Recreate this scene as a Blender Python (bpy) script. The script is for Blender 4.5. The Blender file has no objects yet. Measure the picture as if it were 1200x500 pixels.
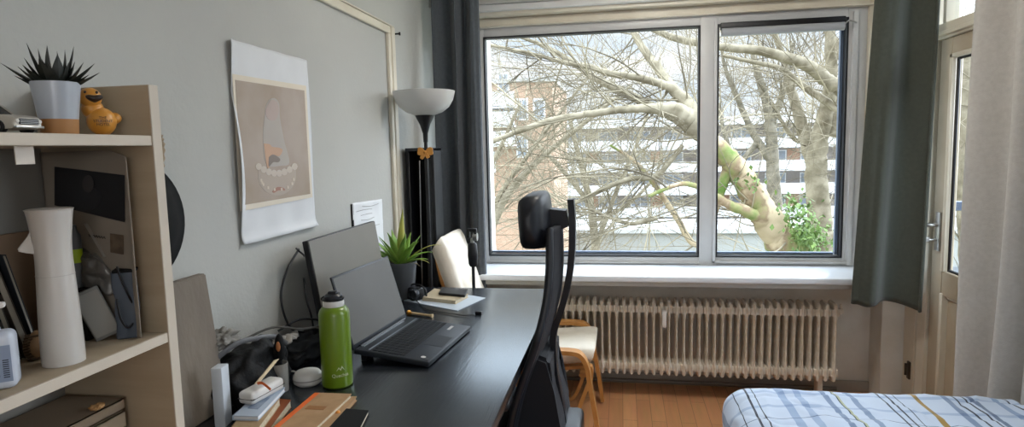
import bpy, bmesh, math, random
from mathutils import Vector, Matrix, noise
PI = math.pi; R = math.radians
scene = bpy.context.scene; COL = scene.collection

# ------------------------------------------------------------------ camera
FPX, YAW, PITCH, ROLL, CH = 732.7, R(-10.01), R(-5.9), R(-1.37), 1.38
cy, sy, cp, sp, cr, sr = math.cos(YAW), math.sin(YAW), math.cos(PITCH), math.sin(PITCH), math.cos(ROLL), math.sin(ROLL)
fwd = Vector((sy*cp, cy*cp, sp)); rt0 = Vector((cy, -sy, 0)); up0 = rt0.cross(fwd)
rt = cr*rt0 + sr*up0; up = -sr*rt0 + cr*up0
CAM = Vector((0, 0, CH))
cd = bpy.data.cameras.new('camera'); cam = bpy.data.objects.new('camera', cd); COL.objects.link(cam)
cd.sensor_width = 36; cd.lens = 36*FPX/1200; cd.clip_start = .02; cd.clip_end = 500
m3 = Matrix((rt, up, -fwd)).transposed(); cam.matrix_world = Matrix.Translation(CAM) @ m3.to_4x4()
scene.camera = cam

def W(x, y, **k):
    """world point seen at photograph position (x, y) that lies on the plane X=, Y= or Z="""
    (a, v), = k.items(); i = 'XYZ'.index(a)
    d = fwd*FPX + rt*(x-600) - up*(y-250)
    return CAM + d*((v-CAM[i])/d[i])

def RW(pxw, p):
    """real width of a round thing at point p that looks pxw wide in the photograph"""
    v = Vector(p)-CAM; z = v.dot(fwd); return pxw*z/FPX*(z/math.hypot(z, v.dot(rt)))
# ------------------------------------------------------------------ colours and materials
def lin(c):
    if isinstance(c, str):
        c = c.lstrip('#'); c = [int(c[i:i+2], 16)/255 for i in (0, 2, 4)]
    return tuple((v/12.92 if v <= .04045 else ((v+.055)/1.055)**2.4) for v in c) + (1,)
MATS = {}
def mat(name, col, rough=.6, metal=0, col2=None, scale=8, bump=0, bscale=40, spec=.5, stretch=None, trans=0, coat=0, detail=4, sheen=0):
    if name in MATS: return MATS[name]
    m = bpy.data.materials.new(name); m.use_nodes = True; nt = m.node_tree; N = nt.nodes; L = nt.links
    b = N['Principled BSDF']; b.inputs['Base Color'].default_value = lin(col)
    b.inputs['Roughness'].default_value = rough; b.inputs['Metallic'].default_value = metal
    b.inputs['Specular IOR Level'].default_value = spec; b.inputs['Coat Weight'].default_value = coat
    b.inputs['Sheen Weight'].default_value = sheen
    tc = N.new('ShaderNodeTexCoord'); mp = N.new('ShaderNodeMapping'); L.new(tc.outputs['Object'], mp.inputs['Vector'])
    if stretch: mp.inputs['Scale'].default_value = stretch
    nz = N.new('ShaderNodeTexNoise'); nz.inputs['Scale'].default_value = scale; nz.inputs['Detail'].default_value = detail
    L.new(mp.outputs[0], nz.inputs['Vector'])
    rp = N.new('ShaderNodeValToRGB'); rp.color_ramp.elements[0].position = .35; rp.color_ramp.elements[1].position = .65
    c2 = lin(col2) if col2 else tuple(v*.94 for v in lin(col)[:3])+(1,)
    rp.color_ramp.elements[0].color = lin(col); rp.color_ramp.elements[1].color = c2
    L.new(nz.outputs['Fac'], rp.inputs['Fac']); L.new(rp.outputs['Color'], b.inputs['Base Color'])
    if bump:
        n2 = N.new('ShaderNodeTexNoise'); n2.inputs['Scale'].default_value = bscale; n2.inputs['Detail'].default_value = 3
        L.new(mp.outputs[0], n2.inputs['Vector'])
        bp = N.new('ShaderNodeBump'); bp.inputs['Strength'].default_value = bump; bp.inputs['Distance'].default_value = .01
        L.new(n2.outputs['Fac'], bp.inputs['Height']); L.new(bp.outputs[0], b.inputs['Normal'])
    if trans:
        tr = N.new('ShaderNodeBsdfTranslucent'); tr.inputs['Color'].default_value = lin(col)
        mx = N.new('ShaderNodeMixShader'); mx.inputs[0].default_value = trans
        out = N['Material Output']; L.new(b.outputs[0], mx.inputs[1]); L.new(tr.outputs[0], mx.inputs[2]); L.new(mx.outputs[0], out.inputs['Surface'])
    MATS[name] = m; return m
def glassmat():
    m = bpy.data.materials.new('window_glass'); m.use_nodes = True; N = m.node_tree.nodes; L = m.node_tree.links
    N.remove(N['Principled BSDF']); out = N['Material Output']
    t = N.new('ShaderNodeBsdfTransparent'); t.inputs[0].default_value = (.97, .98, .98, 1)
    g = N.new('ShaderNodeBsdfGlossy'); g.inputs['Roughness'].default_value = 0
    fr = N.new('ShaderNodeFresnel'); fr.inputs[0].default_value = 1.35
    fs = N.new('ShaderNodeMath'); fs.operation = 'MULTIPLY'; fs.inputs[1].default_value = .06; L.new(fr.outputs[0], fs.inputs[0]); mx = N.new('ShaderNodeMixShader'); L.new(fs.outputs[0], mx.inputs[0]); L.new(t.outputs[0], mx.inputs[1]); L.new(g.outputs[0], mx.inputs[2])
    L.new(mx.outputs[0], out.inputs['Surface']); return m
GLASS = glassmat()

# ------------------------------------------------------------------ mesh helpers
def NB(): return bmesh.new()
def box(bm, a, b, bev=0, seg=2, M=None):
    """axis box between corners a and b"""
    a = Vector(a); b = Vector(b); c = (a+b)/2; s = b-a
    r = bmesh.ops.create_cube(bm, size=1, matrix=Matrix.Translation(c) @ Matrix.Diagonal((abs(s.x), abs(s.y), abs(s.z), 1)))
    vs = r['verts']
    if bev:
        es = list({e for v in vs for e in v.link_edges})
        rr = bmesh.ops.bevel(bm, geom=es, offset=bev, segments=seg, profile=.5, affect='EDGES')
        vs = list({v for f in rr['faces'] for v in f.verts} | {v for v in vs if v.is_valid})
    if M is not None: bmesh.ops.transform(bm, matrix=M, verts=vs)
    return vs
def lathe(bm, prof, seg=32, c=(0, 0, 0), M=None, sx=1, sy=1):
    """prof: (radius, z) list"""
    rings = []; allv = []
    for r, z in prof:
        if r < 1e-6: v = bm.verts.new((c[0], c[1], c[2]+z)); rings.append([v]*seg); allv.append(v)
        else:
            rg = [bm.verts.new((c[0]+sx*r*math.cos(2*PI*i/seg), c[1]+sy*r*math.sin(2*PI*i/seg), c[2]+z)) for i in range(seg)]
            rings.append(rg); allv += rg
    for k in range(len(rings)-1):
        A, B = rings[k], rings[k+1]
        for i in range(seg):
            j = (i+1) % seg; q = []
            for v in (A[i], A[j], B[j], B[i]):
                if v not in q: q.append(v)
            if len(q) >= 3:
                try: bm.faces.new(q)
                except ValueError: pass
    if M is not None: bmesh.ops.transform(bm, matrix=M, verts=allv)
    return allv
def smooth_path(pts, n=4):
    """Catmull-Rom; pts are tuples of any length"""
    pts = [tuple(p) for p in pts]
    if len(pts) < 3: return pts
    out = []
    for i in range(len(pts)-1):
        p0 = pts[max(i-1, 0)]; p1 = pts[i]; p2 = pts[i+1]; p3 = pts[min(i+2, len(pts)-1)]
        for k in range(n):
            t = k/n
            out.append(tuple(.5*((2*b)+(-a+c)*t+(2*a-5*b+4*c-d)*t*t+(-a+3*b-3*c+d)*t**3) for a, b, c, d in zip(p0, p1, p2, p3)))
    out.append(pts[-1]); return out
def tube(bm, pts, r, seg=8, cap=True, flat=1):
    """pts list of 3-vectors, r number or list"""
    pts = [Vector(p) for p in pts]; n = len(pts)
    rs = r if isinstance(r, (list, tuple)) else [r]*n
    rings = []; ref = None
    for i, p in enumerate(pts):
        d = (pts[min(i+1, n-1)]-pts[max(i-1, 0)])
        if d.length < 1e-9: d = Vector((0, 0, 1))
        d.normalize()
        if ref is None:
            ref = Vector((0, 0, 1)) if abs(d.z) < .9 else Vector((1, 0, 0))
        a = (ref - d*ref.dot(d))
        if a.length < 1e-4: a = d.orthogonal()
        a.normalize(); ref = a; b = d.cross(a)
        rings.append([bm.verts.new(p + a*rs[i]*math.cos(2*PI*k/seg) + b*rs[i]*flat*math.sin(2*PI*k/seg)) for k in range(seg)])
    for i in range(n-1):
        for k in range(seg):
            j = (k+1) % seg; bm.faces.new((rings[i][k], rings[i][j], rings[i+1][j], rings[i+1][k]))
    if cap:
        try: bm.faces.new(rings[0][::-1]); bm.faces.new(rings[-1])
        except ValueError: pass
def band(bm, pts, w, t, axis=(0, 1, 0)):
    """a strip of rectangular section along pts: width w along axis, thickness t"""
    ax = Vector(axis); pts = [Vector(p) for p in pts]; n = len(pts); rings = []
    for i, p in enumerate(pts):
        d = (pts[min(i+1, n-1)]-pts[max(i-1, 0)]).normalized(); nn = d.cross(ax).normalized()
        ww = w[i] if isinstance(w, (list, tuple)) else w; tt = t[i] if isinstance(t, (list, tuple)) else t
        rings.append([bm.verts.new(p + ax*ww/2*a + nn*tt/2*b) for a, b in ((-1, -1), (1, -1), (1, 1), (-1, 1))])
    for i in range(n-1):
        for k in range(4):
            j = (k+1) % 4; bm.faces.new((rings[i][k], rings[i][j], rings[i+1][j], rings[i+1][k]))
    bm.faces.new(rings[0][::-1]); bm.faces.new(rings[-1])
def prism(bm, poly, d, M=None):
    """poly: 3D points of a planar outline, extruded by vector d"""
    d = Vector(d); A = [bm.verts.new(p) for p in poly]; B = [bm.verts.new(Vector(p)+d) for p in poly]; n = len(poly)
    bm.faces.new(A[::-1]); bm.faces.new(B)
    for i in range(n): bm.faces.new((A[i], A[(i+1) % n], B[(i+1) % n], B[i]))
    if M is not None: bmesh.ops.transform(bm, matrix=M, verts=A+B)
    return A+B
def grid(bm, nu, nv, f, close=False):
    V = [[bm.verts.new(f(i/nu, j/nv)) for j in range(nv+1)] for i in range(nu+1)]
    for i in range(nu):
        for j in range(nv): bm.faces.new((V[i][j], V[i+1][j], V[i+1][j+1], V[i][j+1]))
    return V
def blob(bm, c, r, sub=3, amp=0, fr=3, seed=0, M=None):
    res = bmesh.ops.create_icosphere(bm, subdivisions=sub, radius=1)
    for v in res['verts']:
        k = 1 + amp*noise.noise(Vector(v.co)*fr + Vector((seed*7.1, seed, 3)))
        v.co = Vector((v.co.x*r[0]*k, v.co.y*r[1]*k, v.co.z*r[2]*k))
    if M is not None: bmesh.ops.transform(bm, matrix=M, verts=res['verts'])
    bmesh.ops.translate(bm, vec=Vector(c), verts=res['verts'])
    return res['verts']
def obj(name, bm, m, parent=None, world=False, ang=40, solid=0, smooth=True, sub=0, keep=False):
    if world and parent is not None:
        M = (Matrix.Translation(parent.location) @ parent.rotation_euler.to_matrix().to_4x4())
        if parent.parent is not None:
            pp = parent.parent; M = Matrix.Translation(pp.location) @ pp.rotation_euler.to_matrix().to_4x4() @ M
        bm.transform(M.inverted())
    if not keep: bmesh.ops.recalc_face_normals(bm, faces=bm.faces)
    me = bpy.data.meshes.new(name); bm.to_mesh(me); bm.free()
    if smooth:
        me.polygons.foreach_set('use_smooth', [True]*len(me.polygons))
        if ang < 180: me.set_sharp_from_angle(angle=R(ang))
    o = bpy.data.objects.new(name, me); COL.objects.link(o)
    if isinstance(m, (list, tuple)):
        for q in m: me.materials.append(q)
    else: me.materials.append(m)
    if parent is not None: o.parent = parent
    if solid:
        s = o.modifiers.new('s', 'SOLIDIFY'); s.thickness = solid; s.offset = 0
    if sub:
        s = o.modifiers.new('u', 'SUBSURF'); s.levels = s.render_levels = sub
    return o
def tag(o, label, cat, group=None, kind=None):
    o['label'] = label; o['category'] = cat
    if group: o['group'] = group
    if kind: o['kind'] = kind
    return o
def thing(name, label, cat, loc=(0, 0, 0), rotz=0, group=None, rot=None):
    o = bpy.data.objects.new(name, None); COL.objects.link(o); o.location = loc
    o.rotation_euler = rot if rot else (0, 0, rotz); o.empty_display_size = .05
    return tag(o, label, cat, group)
def struct(name, bm, m, parent=None, **k):
    o = obj(name, bm, m, parent, **k)
    if parent is None: o['kind'] = 'structure'
    return o
def sempty(name, loc=(0, 0, 0)):
    o = bpy.data.objects.new(name, None); COL.objects.link(o); o.location = loc; o['kind'] = 'structure'; return o
def textmesh(s, size, M, m, name, parent, world=True, wrap=None, extr=.0004):
    cu = bpy.data.curves.new('txt', 'FONT'); cu.body = s; cu.size = size; cu.align_x = 'CENTER'; cu.align_y = 'CENTER'; cu.extrude = extr; cu.space_line = .8
    t = bpy.data.objects.new('txt', cu); COL.objects.link(t); dg = bpy.context.evaluated_depsgraph_get(); dg.update()
    me = bpy.data.meshes.new_from_object(t.evaluated_get(dg)); bpy.data.objects.remove(t); bpy.data.curves.remove(cu)
    bm = NB(); bm.from_mesh(me); bpy.data.meshes.remove(me)
    if wrap:
        for v in bm.verts:
            a = v.co.x/wrap; r = wrap+v.co.z; v.co = Vector((math.sin(a)*r, v.co.y, math.cos(a)*r-wrap))
    bm.transform(M)
    return obj(name, bm, m, parent, world=world, smooth=False)

# ------------------------------------------------------------------ palette
M_wall = mat('wall_paint', '#b2b3ae', .85, col2='#adaeaa', scale=2.5, bump=.15, bscale=60)
M_wallw = mat('window_wall_paint', '#dcdad2', .8, col2='#cfcbc1', scale=5, bump=.2, bscale=50)
M_ceil = mat('ceiling_paint', '#d6d5d1', .9)
M_cream = mat('cream_gloss_paint', '#d6d0c0', .42, col2='#ccc4b2', scale=6)
M_door = mat('door_paint', '#b5a993', .45, col2='#a99c86', scale=5)
M_frame = mat('window_frame_paint', '#c9c9c8', .4, col2='#bfc0c0', scale=5)
M_sill = mat('sill_laminate', '#dfe4ea', .3)
M_gask = mat('black_gasket', '#15161a', .6)
M_rad = mat('radiator_enamel', '#e3dccf', .4, col2='#cfc3b0', scale=30)
M_black = mat('black_plastic', '#0d0e12', .42, spec=.4)
M_black2 = mat('black_soft', '#08090b', .8, spec=.3)
M_navy = mat('dark_navy_plastic', '#12161f', .38)
M_mesh = mat('dark_mesh_fabric', '#0d1019', .8)
M_chrome = mat('brushed_steel', '#b9b9b8', .3, 1)
M_white = mat('white_plastic', '#d3d1cd', .35)
M_bottle = mat('white_ceramic_coat', '#bcb8b1', .28, coat=.4)
M_paper = mat('white_paper', '#dcdfe2', .8)
M_page = mat('page_edges', '#cfc4ab', .85, col2='#b7aa90', scale=200)
M_shelf = mat('bookcase_birch', '#aa9a82', .5, col2='#9f8f77', scale=4, stretch=(1, 8, 8))
M_shelfe = mat('bookcase_edge_white', '#c0b6a6', .45)
M_wood = mat('bent_birch_wood', '#c58d4f', .35, col2='#b27a3d', scale=12, stretch=(1, 6, 1), coat=.3)
M_cush = mat('cream_leather', '#dad3c5', .55, col2='#cfc6b5', scale=6, bump=.2, bscale=30)
M_kraft = mat('kraft_card', '#a98762', .8, col2='#9c7b57', scale=30)
M_orange = mat('orange_cloth_tape', '#d96522', .6)
M_rust = mat('rust_brown_cover', '#8d4a20', .6, col2='#7a3f1c')
M_amber = mat('amber_bead', '#c9822f', .35)
M_curt = mat('dark_green_curtain_cloth', '#43463c', .95, col2='#3d4037', scale=60, bump=.3, bscale=500, sheen=.2, trans=.06)
M_curtl = mat('slate_curtain_cloth', '#4e5459', .95, col2='#474c52', scale=60, bump=.3, bscale=500, sheen=.2, trans=.05)
M_curtw = mat('white_curtain_cloth', '#b7b3ac', .95, col2='#b0aba4', scale=60, bump=.25, bscale=500, trans=.12)
M_lime = mat('green_lacquer', '#647f10', .33, col2='#5d780d', scale=3, coat=.25)
M_leaf = mat('plant_leaf', '#86a845', .45, col2='#658f34', scale=14)
M_leafy = mat('yellowing_leaf', '#b9b45a', .5, col2='#98a148', scale=14)
M_leafd = mat('dark_leaf', '#1c211a', .55, col2='#141812', scale=20)
M_potg = mat('grey_pot', '#4c4f52', .5)
M_potw = mat('pale_glazed_pot', '#aab0b8', .3, col2='#9fa5ad')
M_cork = mat('tan_pot_base', '#a77746', .6, col2='#986a3c')
M_soil = mat('soil', '#3a2d22', .95, col2='#241b15', scale=60, bump=1, bscale=80)
M_duck = mat('duck_vinyl', '#c98a35', .35)
M_bill = mat('duck_bill', '#2b1c14', .4)
M_ink = mat('dark_ink', '#2a2018', .6)

# ------------------------------------------------------------------ room shell
D = 3.624; XL = -1.056; XP = 1.334; YP = 3.47; XR = 1.446; YB = -1.7; ZC = 2.42
def wallbox(name, a, b, m=None):
    bm = NB(); box(bm, a, b); return struct(name, bm, m or M_wall)
# floor
def floormat():
    m = bpy.data.materials.new('oak_strip_floor'); m.use_nodes = True; N = m.node_tree.nodes; L = m.node_tree.links; b = N['Principled BSDF']
    tc = N.new('ShaderNodeTexCoord'); mp = N.new('ShaderNodeMapping'); mp.inputs['Rotation'].default_value = (0, 0, PI/2)
    L.new(tc.outputs['Object'], mp.inputs['Vector'])
    br = N.new('ShaderNodeTexBrick'); br.inputs['Scale'].default_value = 1; br.inputs['Brick Width'].default_value = .42; br.inputs['Row Height'].default_value = .072
    br.inputs['Mortar Size'].default_value = .0012; br.offset = .37; br.inputs['Color1'].default_value = lin('#cf8d45'); br.inputs['Color2'].default_value = lin('#b97634'); br.inputs['Mortar'].default_value = lin('#7c4f26')
    L.new(mp.outputs[0], br.inputs['Vector'])
    nz = N.new('ShaderNodeTexNoise'); nz.inputs['Scale'].default_value = 3; mp2 = N.new('ShaderNodeMapping'); mp2.inputs['Scale'].default_value = (14, 1.2, 1)
    L.new(tc.outputs['Object'], mp2.inputs['Vector']); L.new(mp2.outputs[0], nz.inputs['Vector']); nz.inputs['Detail'].default_value = 6
    mx = N.new('ShaderNodeMix'); mx.data_type = 'RGBA'; mx.blend_type = 'MULTIPLY'; mx.inputs[0].default_value = .35
    L.new(br.outputs['Color'], mx.inputs[6]); L.new(nz.outputs['Color'], mx.inputs[7])
    hs = N.new('ShaderNodeHueSaturation'); hs.inputs['Saturation'].default_value = .84; hs.inputs['Value'].default_value = 1.25; L.new(mx.outputs[2], hs.inputs['Color'])
    L.new(hs.outputs[0], b.inputs['Base Color']); b.inputs['Roughness'].default_value = .32
    return m
wallbox('floor', (XL-.1, YB-.1, -.08), (XR+.2, D+.3, 0), floormat())
wallbox('ceiling', (XL-.3, YB-.3, ZC), (XR+.3, D+.45, ZC+.12), M_ceil)
wallbox('wall_left', (XL-.25, YB-.2, -.08), (XL, D+.45, ZC))
wallbox('wall_back', (XL-.25, YB-.25, -.08), (XR+.3, YB, ZC))
zs = W(600, 307, Y=D).z                                # sill height
ztop = 2.072
bm = NB(); box(bm, (XL, D, -.08), (XP+.02, D+.28, zs-.03)); struct('wall_window_lower', bm, M_wallw)
bm = NB(); box(bm, (XL, D, -.08), (-.80, D+.28, ZC)); box(bm, (XL, D, 2.13), (XR+.3, D+.28, ZC)); struct('wall_window_upper', bm, M_wallw)
bm = NB(); box(bm, (XP, YP, -.08), (XR+.10, D+.28, ZC), .004, 1); struct('wall_corner_pillar', bm, M_wallw)
# right wall: door opening Y 2.28..3.46, z 0..2.28 ; opening of the added side window Y -.9..1.95, z .75..2.2
bm = NB()
box(bm, (XR, 2.22, 2.30), (XR+.1, YP, ZC)); box(bm, (XR, 1.95, -.08), (XR+.2, 2.22, ZC))
box(bm, (XR, 1.05, -.08), (XR+.2, 1.95, .72)); box(bm, (XR, 1.05, 2.22), (XR+.2, 1.95, ZC)); box(bm, (XR, YB, -.08), (XR+.2, 1.05, ZC))
struct('wall_right', bm, M_wall)
# unseen side window added in the right wall to let in fill light
w2 = sempty('fill_window', (XR+.08, 1.5, .72))
bm = NB()
for a, b in (((XR+.04, 1.05, .72), (XR+.1, 1.95, .79)), ((XR+.04, 1.05, 2.15), (XR+.1, 1.95, 2.22)), ((XR+.04, 1.05, .79), (XR+.1, 1.12, 2.15)), ((XR+.04, 1.88, .79), (XR+.1, 1.95, 2.15))): box(bm, a, b, .004, 1)
obj('window_frame', bm, M_frame, w2, world=True)
bm = NB(); box(bm, (XR+.066, 1.11, .78), (XR+.07, 1.89, 2.16)); obj('pane', bm, GLASS, w2, world=True)

# ---- main window
w1 = sempty('window_1', (.2, D, zs))
YW = D
# outer frame pieces: left jamb, mullion, right sash frame, top rail, bottom rail
xg0, xg1, xg2, xg3 = -.776, .424, .516, 1.168; zg0, zg1 = .753, 2.018
bm = NB()
box(bm, (-.84, YW-.03, zs-.03), (xg0, YW+.02, ztop), .004)
box(bm, (xg1, YW-.035, zs-.03), (xg2, YW+.05, ztop), .006)
box(bm, (xg3, YW-.03, zs-.03), (1.262, YW+.05, ztop+.01), .004)
box(bm, (xg0, YW-.03, zg1), (xg3, YW+.05, ztop), .004)
box(bm, (xg0, YW-.03, zs-.03), (xg3, YW+.05, zg0), .004)
obj('window_frame', bm, M_frame, w1, world=True)
bm = NB()      # raised sash lip round the right pane
for a, b in (((xg2-.02, YW-.045, zg0-.035), (xg2-.004, YW-.028, zg1+.03)), ((xg3+.02, YW-.05, zg0-.04), (xg3+.045, YW-.028, zg1+.03)), ((xg2-.02, YW-.045, zg0-.035), (xg3+.03, YW-.028, zg0-.02)), ((xg0, YW-.045, zg0-.04), (xg1, YW-.028, zg0-.03))): box(bm, a, b, .003)
obj('sash_lip', bm, M_frame, w1, world=True)
bm = NB()
def ring(bm, x0, x1, z0, z1, w, y0, y1):
    box(bm, (x0, y0, z0), (x0+w, y1, z1)); box(bm, (x1-w, y0, z0), (x1, y1, z1)); box(bm, (x0+w, y0, z0), (x1-w, y1, z0+w)); box(bm, (x0+w, y0, z1-w), (x1-w, y1, z1))
ring(bm, xg0-.002, xg1+.002, zg0-.002, zg1+.002, .009, YW-.034, YW+.02); ring(bm, xg2-.002, xg3+.002, zg0-.002, zg1+.002, .009, YW-.034, YW+.02)
obj('gasket', bm, M_gask, w1, world=True)
for x0, x1 in ((xg0+.002, xg1-.002), (xg2+.002, xg3-.002)):
    bm = NB(); box(bm, (x0, YW-.002, zg0), (x1, YW+.002, zg1)); obj('pane', bm, GLASS, w1, world=True)
# steel spacer seen at glass edge
bm = NB(); box(bm, (xg3-.024, YW+.006, zg0+.01), (xg3-.01, YW+.03, zg1-.01)); box(bm, (xg2+.01, YW+.006, zg0+.01), (xg3-.03, YW+.03, zg0+.022)); box(bm, (xg0+.01, YW+.006, zg0+.01), (xg1-.01, YW+.03, zg0+.022)); obj('glazing_spacer', bm, mat('spacer_metal', '#7c8ba3', .4, .6), w1, world=True)
# roller blind cassette at top of right pane
bm = NB(); box(bm, (xg2+.01, YW-.06, 1.985), (xg3-.02, YW-.034, 2.022), .004); o = obj('blind_cassette', bm, M_black, w1, world=True)
bm = NB(); tube(bm, [(xg2+.015, YW-.062, 1.970), (xg3-.03, YW-.062, 1.970)], .0215, 14); obj('blind_roll', bm, mat('blind_grey', '#a7aaae', .5), w1, world=True)
bm = NB(); tube(bm, smooth_path([(xg3-.035, YW-.085, 1.978), (xg3-.02, YW-.09, 1.99), (xg3-.005, YW-.07, 1.995), (xg3+.03, YW-.06, 1.985)], 4), .004, 8); obj('blind_crank', bm, M_chrome, w1, world=True)
# espagnolette rod at right of the sash
bm = NB(); tube(bm, [(1.268, YW-.075, .80), (1.272, YW-.075, 1.98)], .004, 8); box(bm, (1.255, YW-.085, 1.16), (1.28, YW-.05, 1.21), .003); obj('sash_rod', bm, M_frame, w1, world=True)
bm = NB(); box(bm, (1.262, D-.05, zs-.03), (1.300, D+.05, 2.16), .004); box(bm, (1.300, D-.02, zs-.03), (XP, D+.05, 2.16), .003); obj('reveal_post', bm, M_cream, w1, world=True)
# window sill over the radiator
bm = NB(); box(bm, (XL+.02, 3.245, zs-.032), (XP, D-.028, zs), .007, 3); struct('trim_sill', bm, M_sill)
bm = NB(); box(bm, (XL+.02, 3.262, zs-.055), (XP, 3.285, zs-.03)); struct('trim_sill_apron', bm, mat('sill_apron', '#b5b4ae', .5))
# mouldings above the window
for i, (z0, z1, y0, m) in enumerate(((2.068, 2.076, .065, M_cream), (2.076, 2.12, .045, M_cream), (2.12, 2.145, .11, M_cream), (2.140, 2.175, .14, mat('pelmet_white', '#d0d0ce', .4)))):
    bm = NB(); box(bm, (-.80 if i < 3 else -.85, D-y0, z0), (XP, D+.06, z1), .003, 1); struct('trim_%d' % (i+3), bm, m)
bm = NB(); box(bm, (XL, D-.16, 2.175), (XP, D, ZC)); struct('trim_7', bm, M_wall)

# ---- left wall duct trim (cream painted)
bm = NB(); box(bm, (XL, -.6, 1.918), (XL+.014, 2.84, 1.952), .003, 1); box(bm, (XL, -.6, 1.952), (XL+.02, 2.845, 1.958), .002, 1); struct('trim_1', bm, M_cream)
bm = NB(); box(bm, (XL, 2.775, 0), (XL+.016, 2.805, 1.918), .003, 1); box(bm, (XL, 2.805, 0), (XL+.022, 2.845, 1.952), .003, 1); struct('trim_2', bm, M_cream)
bm = NB(); tube(bm, [(XL, 2.85, 1.925), (XL+.035, 2.86, 1.927)], .004, 8); tube(bm, [(XL+.035, 2.86, 1.927), (XL+.042, 2.862, 1.927)], .008, 8)
tag(obj('wall_hook', bm, M_black), 'tiny dark nail at the corner of the cream wall trim', 'nail')
bm = NB(); box(bm, (XL, D-.02, 0), (XP, D, .06), .003); struct('baseboard_window', bm, mat('skirting_dirty', '#a39c90', .6))
bm = NB(); box(bm, (XL, YB, 0), (XL+.015, D-.02, .07), .003); struct('baseboard_left', bm, M_cream)

# ---- balcony door in the right wall
dr = sempty('door_1', (XR, 2.9, 0))
def dpart(name, boxes, m, bev=.004):
    bm = NB()
    for a, b in boxes: box(bm, a, b, bev, 1)
    return obj(name, bm, m, dr, world=True)
yA, yB_, yC = 3.455, 3.338, 3.234
dpart('door_frame', [((XR-.012, yB_, 0), (XR+.10, yA, 1.86)), ((XR-.005, 2.22, 1.83), (XR+.10, yA, 1.90)), ((XR-.02, 2.22, 1.842), (XR+.1, yA, 1.862)), ((XR, 2.22, 2.26), (XR+.10, yA, 2.3)), ((XR, yB_+.03, 1.9), (XR+.10, yA, 2.26)), ((XR, 2.22, 0), (XR+.12, 2.27, 2.26)), ((XR, yB_-.14, 1.9), (XR+.06, yB_-.115, 2.26))], M_cream)
dpart('closing_strip', [((XR-.006, yC+.012, 0), (XR+.05, yB_-.006, 1.83))], M_cream)
dpart('door_leaf', [((XR+.008, yC-.095, 0), (XR+.055, yC+.008, 1.828)), ((XR+.008, 2.27, 0), (XR+.055, 2.42, 1.828)), ((XR+.008, 2.42, 1.75), (XR+.055, yC-.095, 1.828)), ((XR+.008, 2.42, .66), (XR+.055, yC-.095, .775)), ((XR+.008, 2.42, 0), (XR+.055, yC-.095, .1)), ((XR+.03, 2.42, .1), (XR+.05, yC-.095, .66))], M_door)
dpart('glazing_bead', [((XR+.0, yC-.115, .77), (XR+.02, yC-.090, 1.755)), ((XR+.0, 2.4, 1.735), (XR+.02, yC-.090, 1.755)), ((XR, yC-.115, .08), (XR+.035, yC-.093, .67)), ((XR+.02, 2.42, .645), (XR+.034, yC-.115, .66))], M_cream)
dpart('gasket', [((XR+.018, yC-.130, .775), (XR+.03, yC-.115, 1.735)), ((XR+.018, 2.42, .772), (XR+.03, yC-.115, .786)), ((XR+.018, 2.42, 1.725), (XR+.03, yC-.115, 1.737))], M_gask)
bm = NB(); box(bm, (XR+.036, 2.42, .77), (XR+.04, yC-.105, 1.75)); obj('pane', bm, GLASS, dr, world=True)
bm = NB(); box(bm, (XR+.036, 2.27, 1.9), (XR+.04, yB_-.1, 2.26)); obj('pane', bm, GLASS, dr, world=True)
hz = W(1093, 262, X=XR).z
bm = NB(); box(bm, (XR-.004, yC-.075, hz-.12), (XR+.008, yC-.035, hz+.06), .003); obj('lock_plate', bm, M_chrome, dr, world=True)
bm = NB(); tube(bm, smooth_path([(XR, yC-.055, hz), (XR-.04, yC-.055, hz), (XR-.05, yC-.03, hz), (XR-.05, yC+.05, hz-.004)], 4), .009, 10); obj('door_handle', bm, M_chrome, dr, world=True)
bm = NB(); tube(bm, [(XR, yC-.055, hz-.07), (XR-.035, yC-.055, hz-.07)], .006, 8); box(bm, (XR-.055, yC-.058, hz-.08), (XR-.03, yC-.052, hz-.058), .002); obj('door_key', bm, M_chrome, dr, world=True)
bm = NB()
zz = W(1082, 335, X=XR).z
tube(bm, smooth_path([(XR-.008, yC+.05, zz+.06), (XR-.03, yC+.048, zz+.055), (XR-.03, yC+.045, zz-.02), (XR-.008, yC+.05, zz-.035)], 4), .004, 8)
obj('bolt_handle', bm, M_chrome, dr, world=True)
bm = NB(); box(bm, (XR-.02, yB_+.02, .17), (XR-.008, yB_+.05, .26), .003); tube(bm, [(XR-.03, yB_+.035, .19), (XR-.03, yB_+.035, .25)], .006, 8); obj('floor_bolt', bm, mat('old_iron', '#4c443c', .5, .7), dr, world=True)

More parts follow.
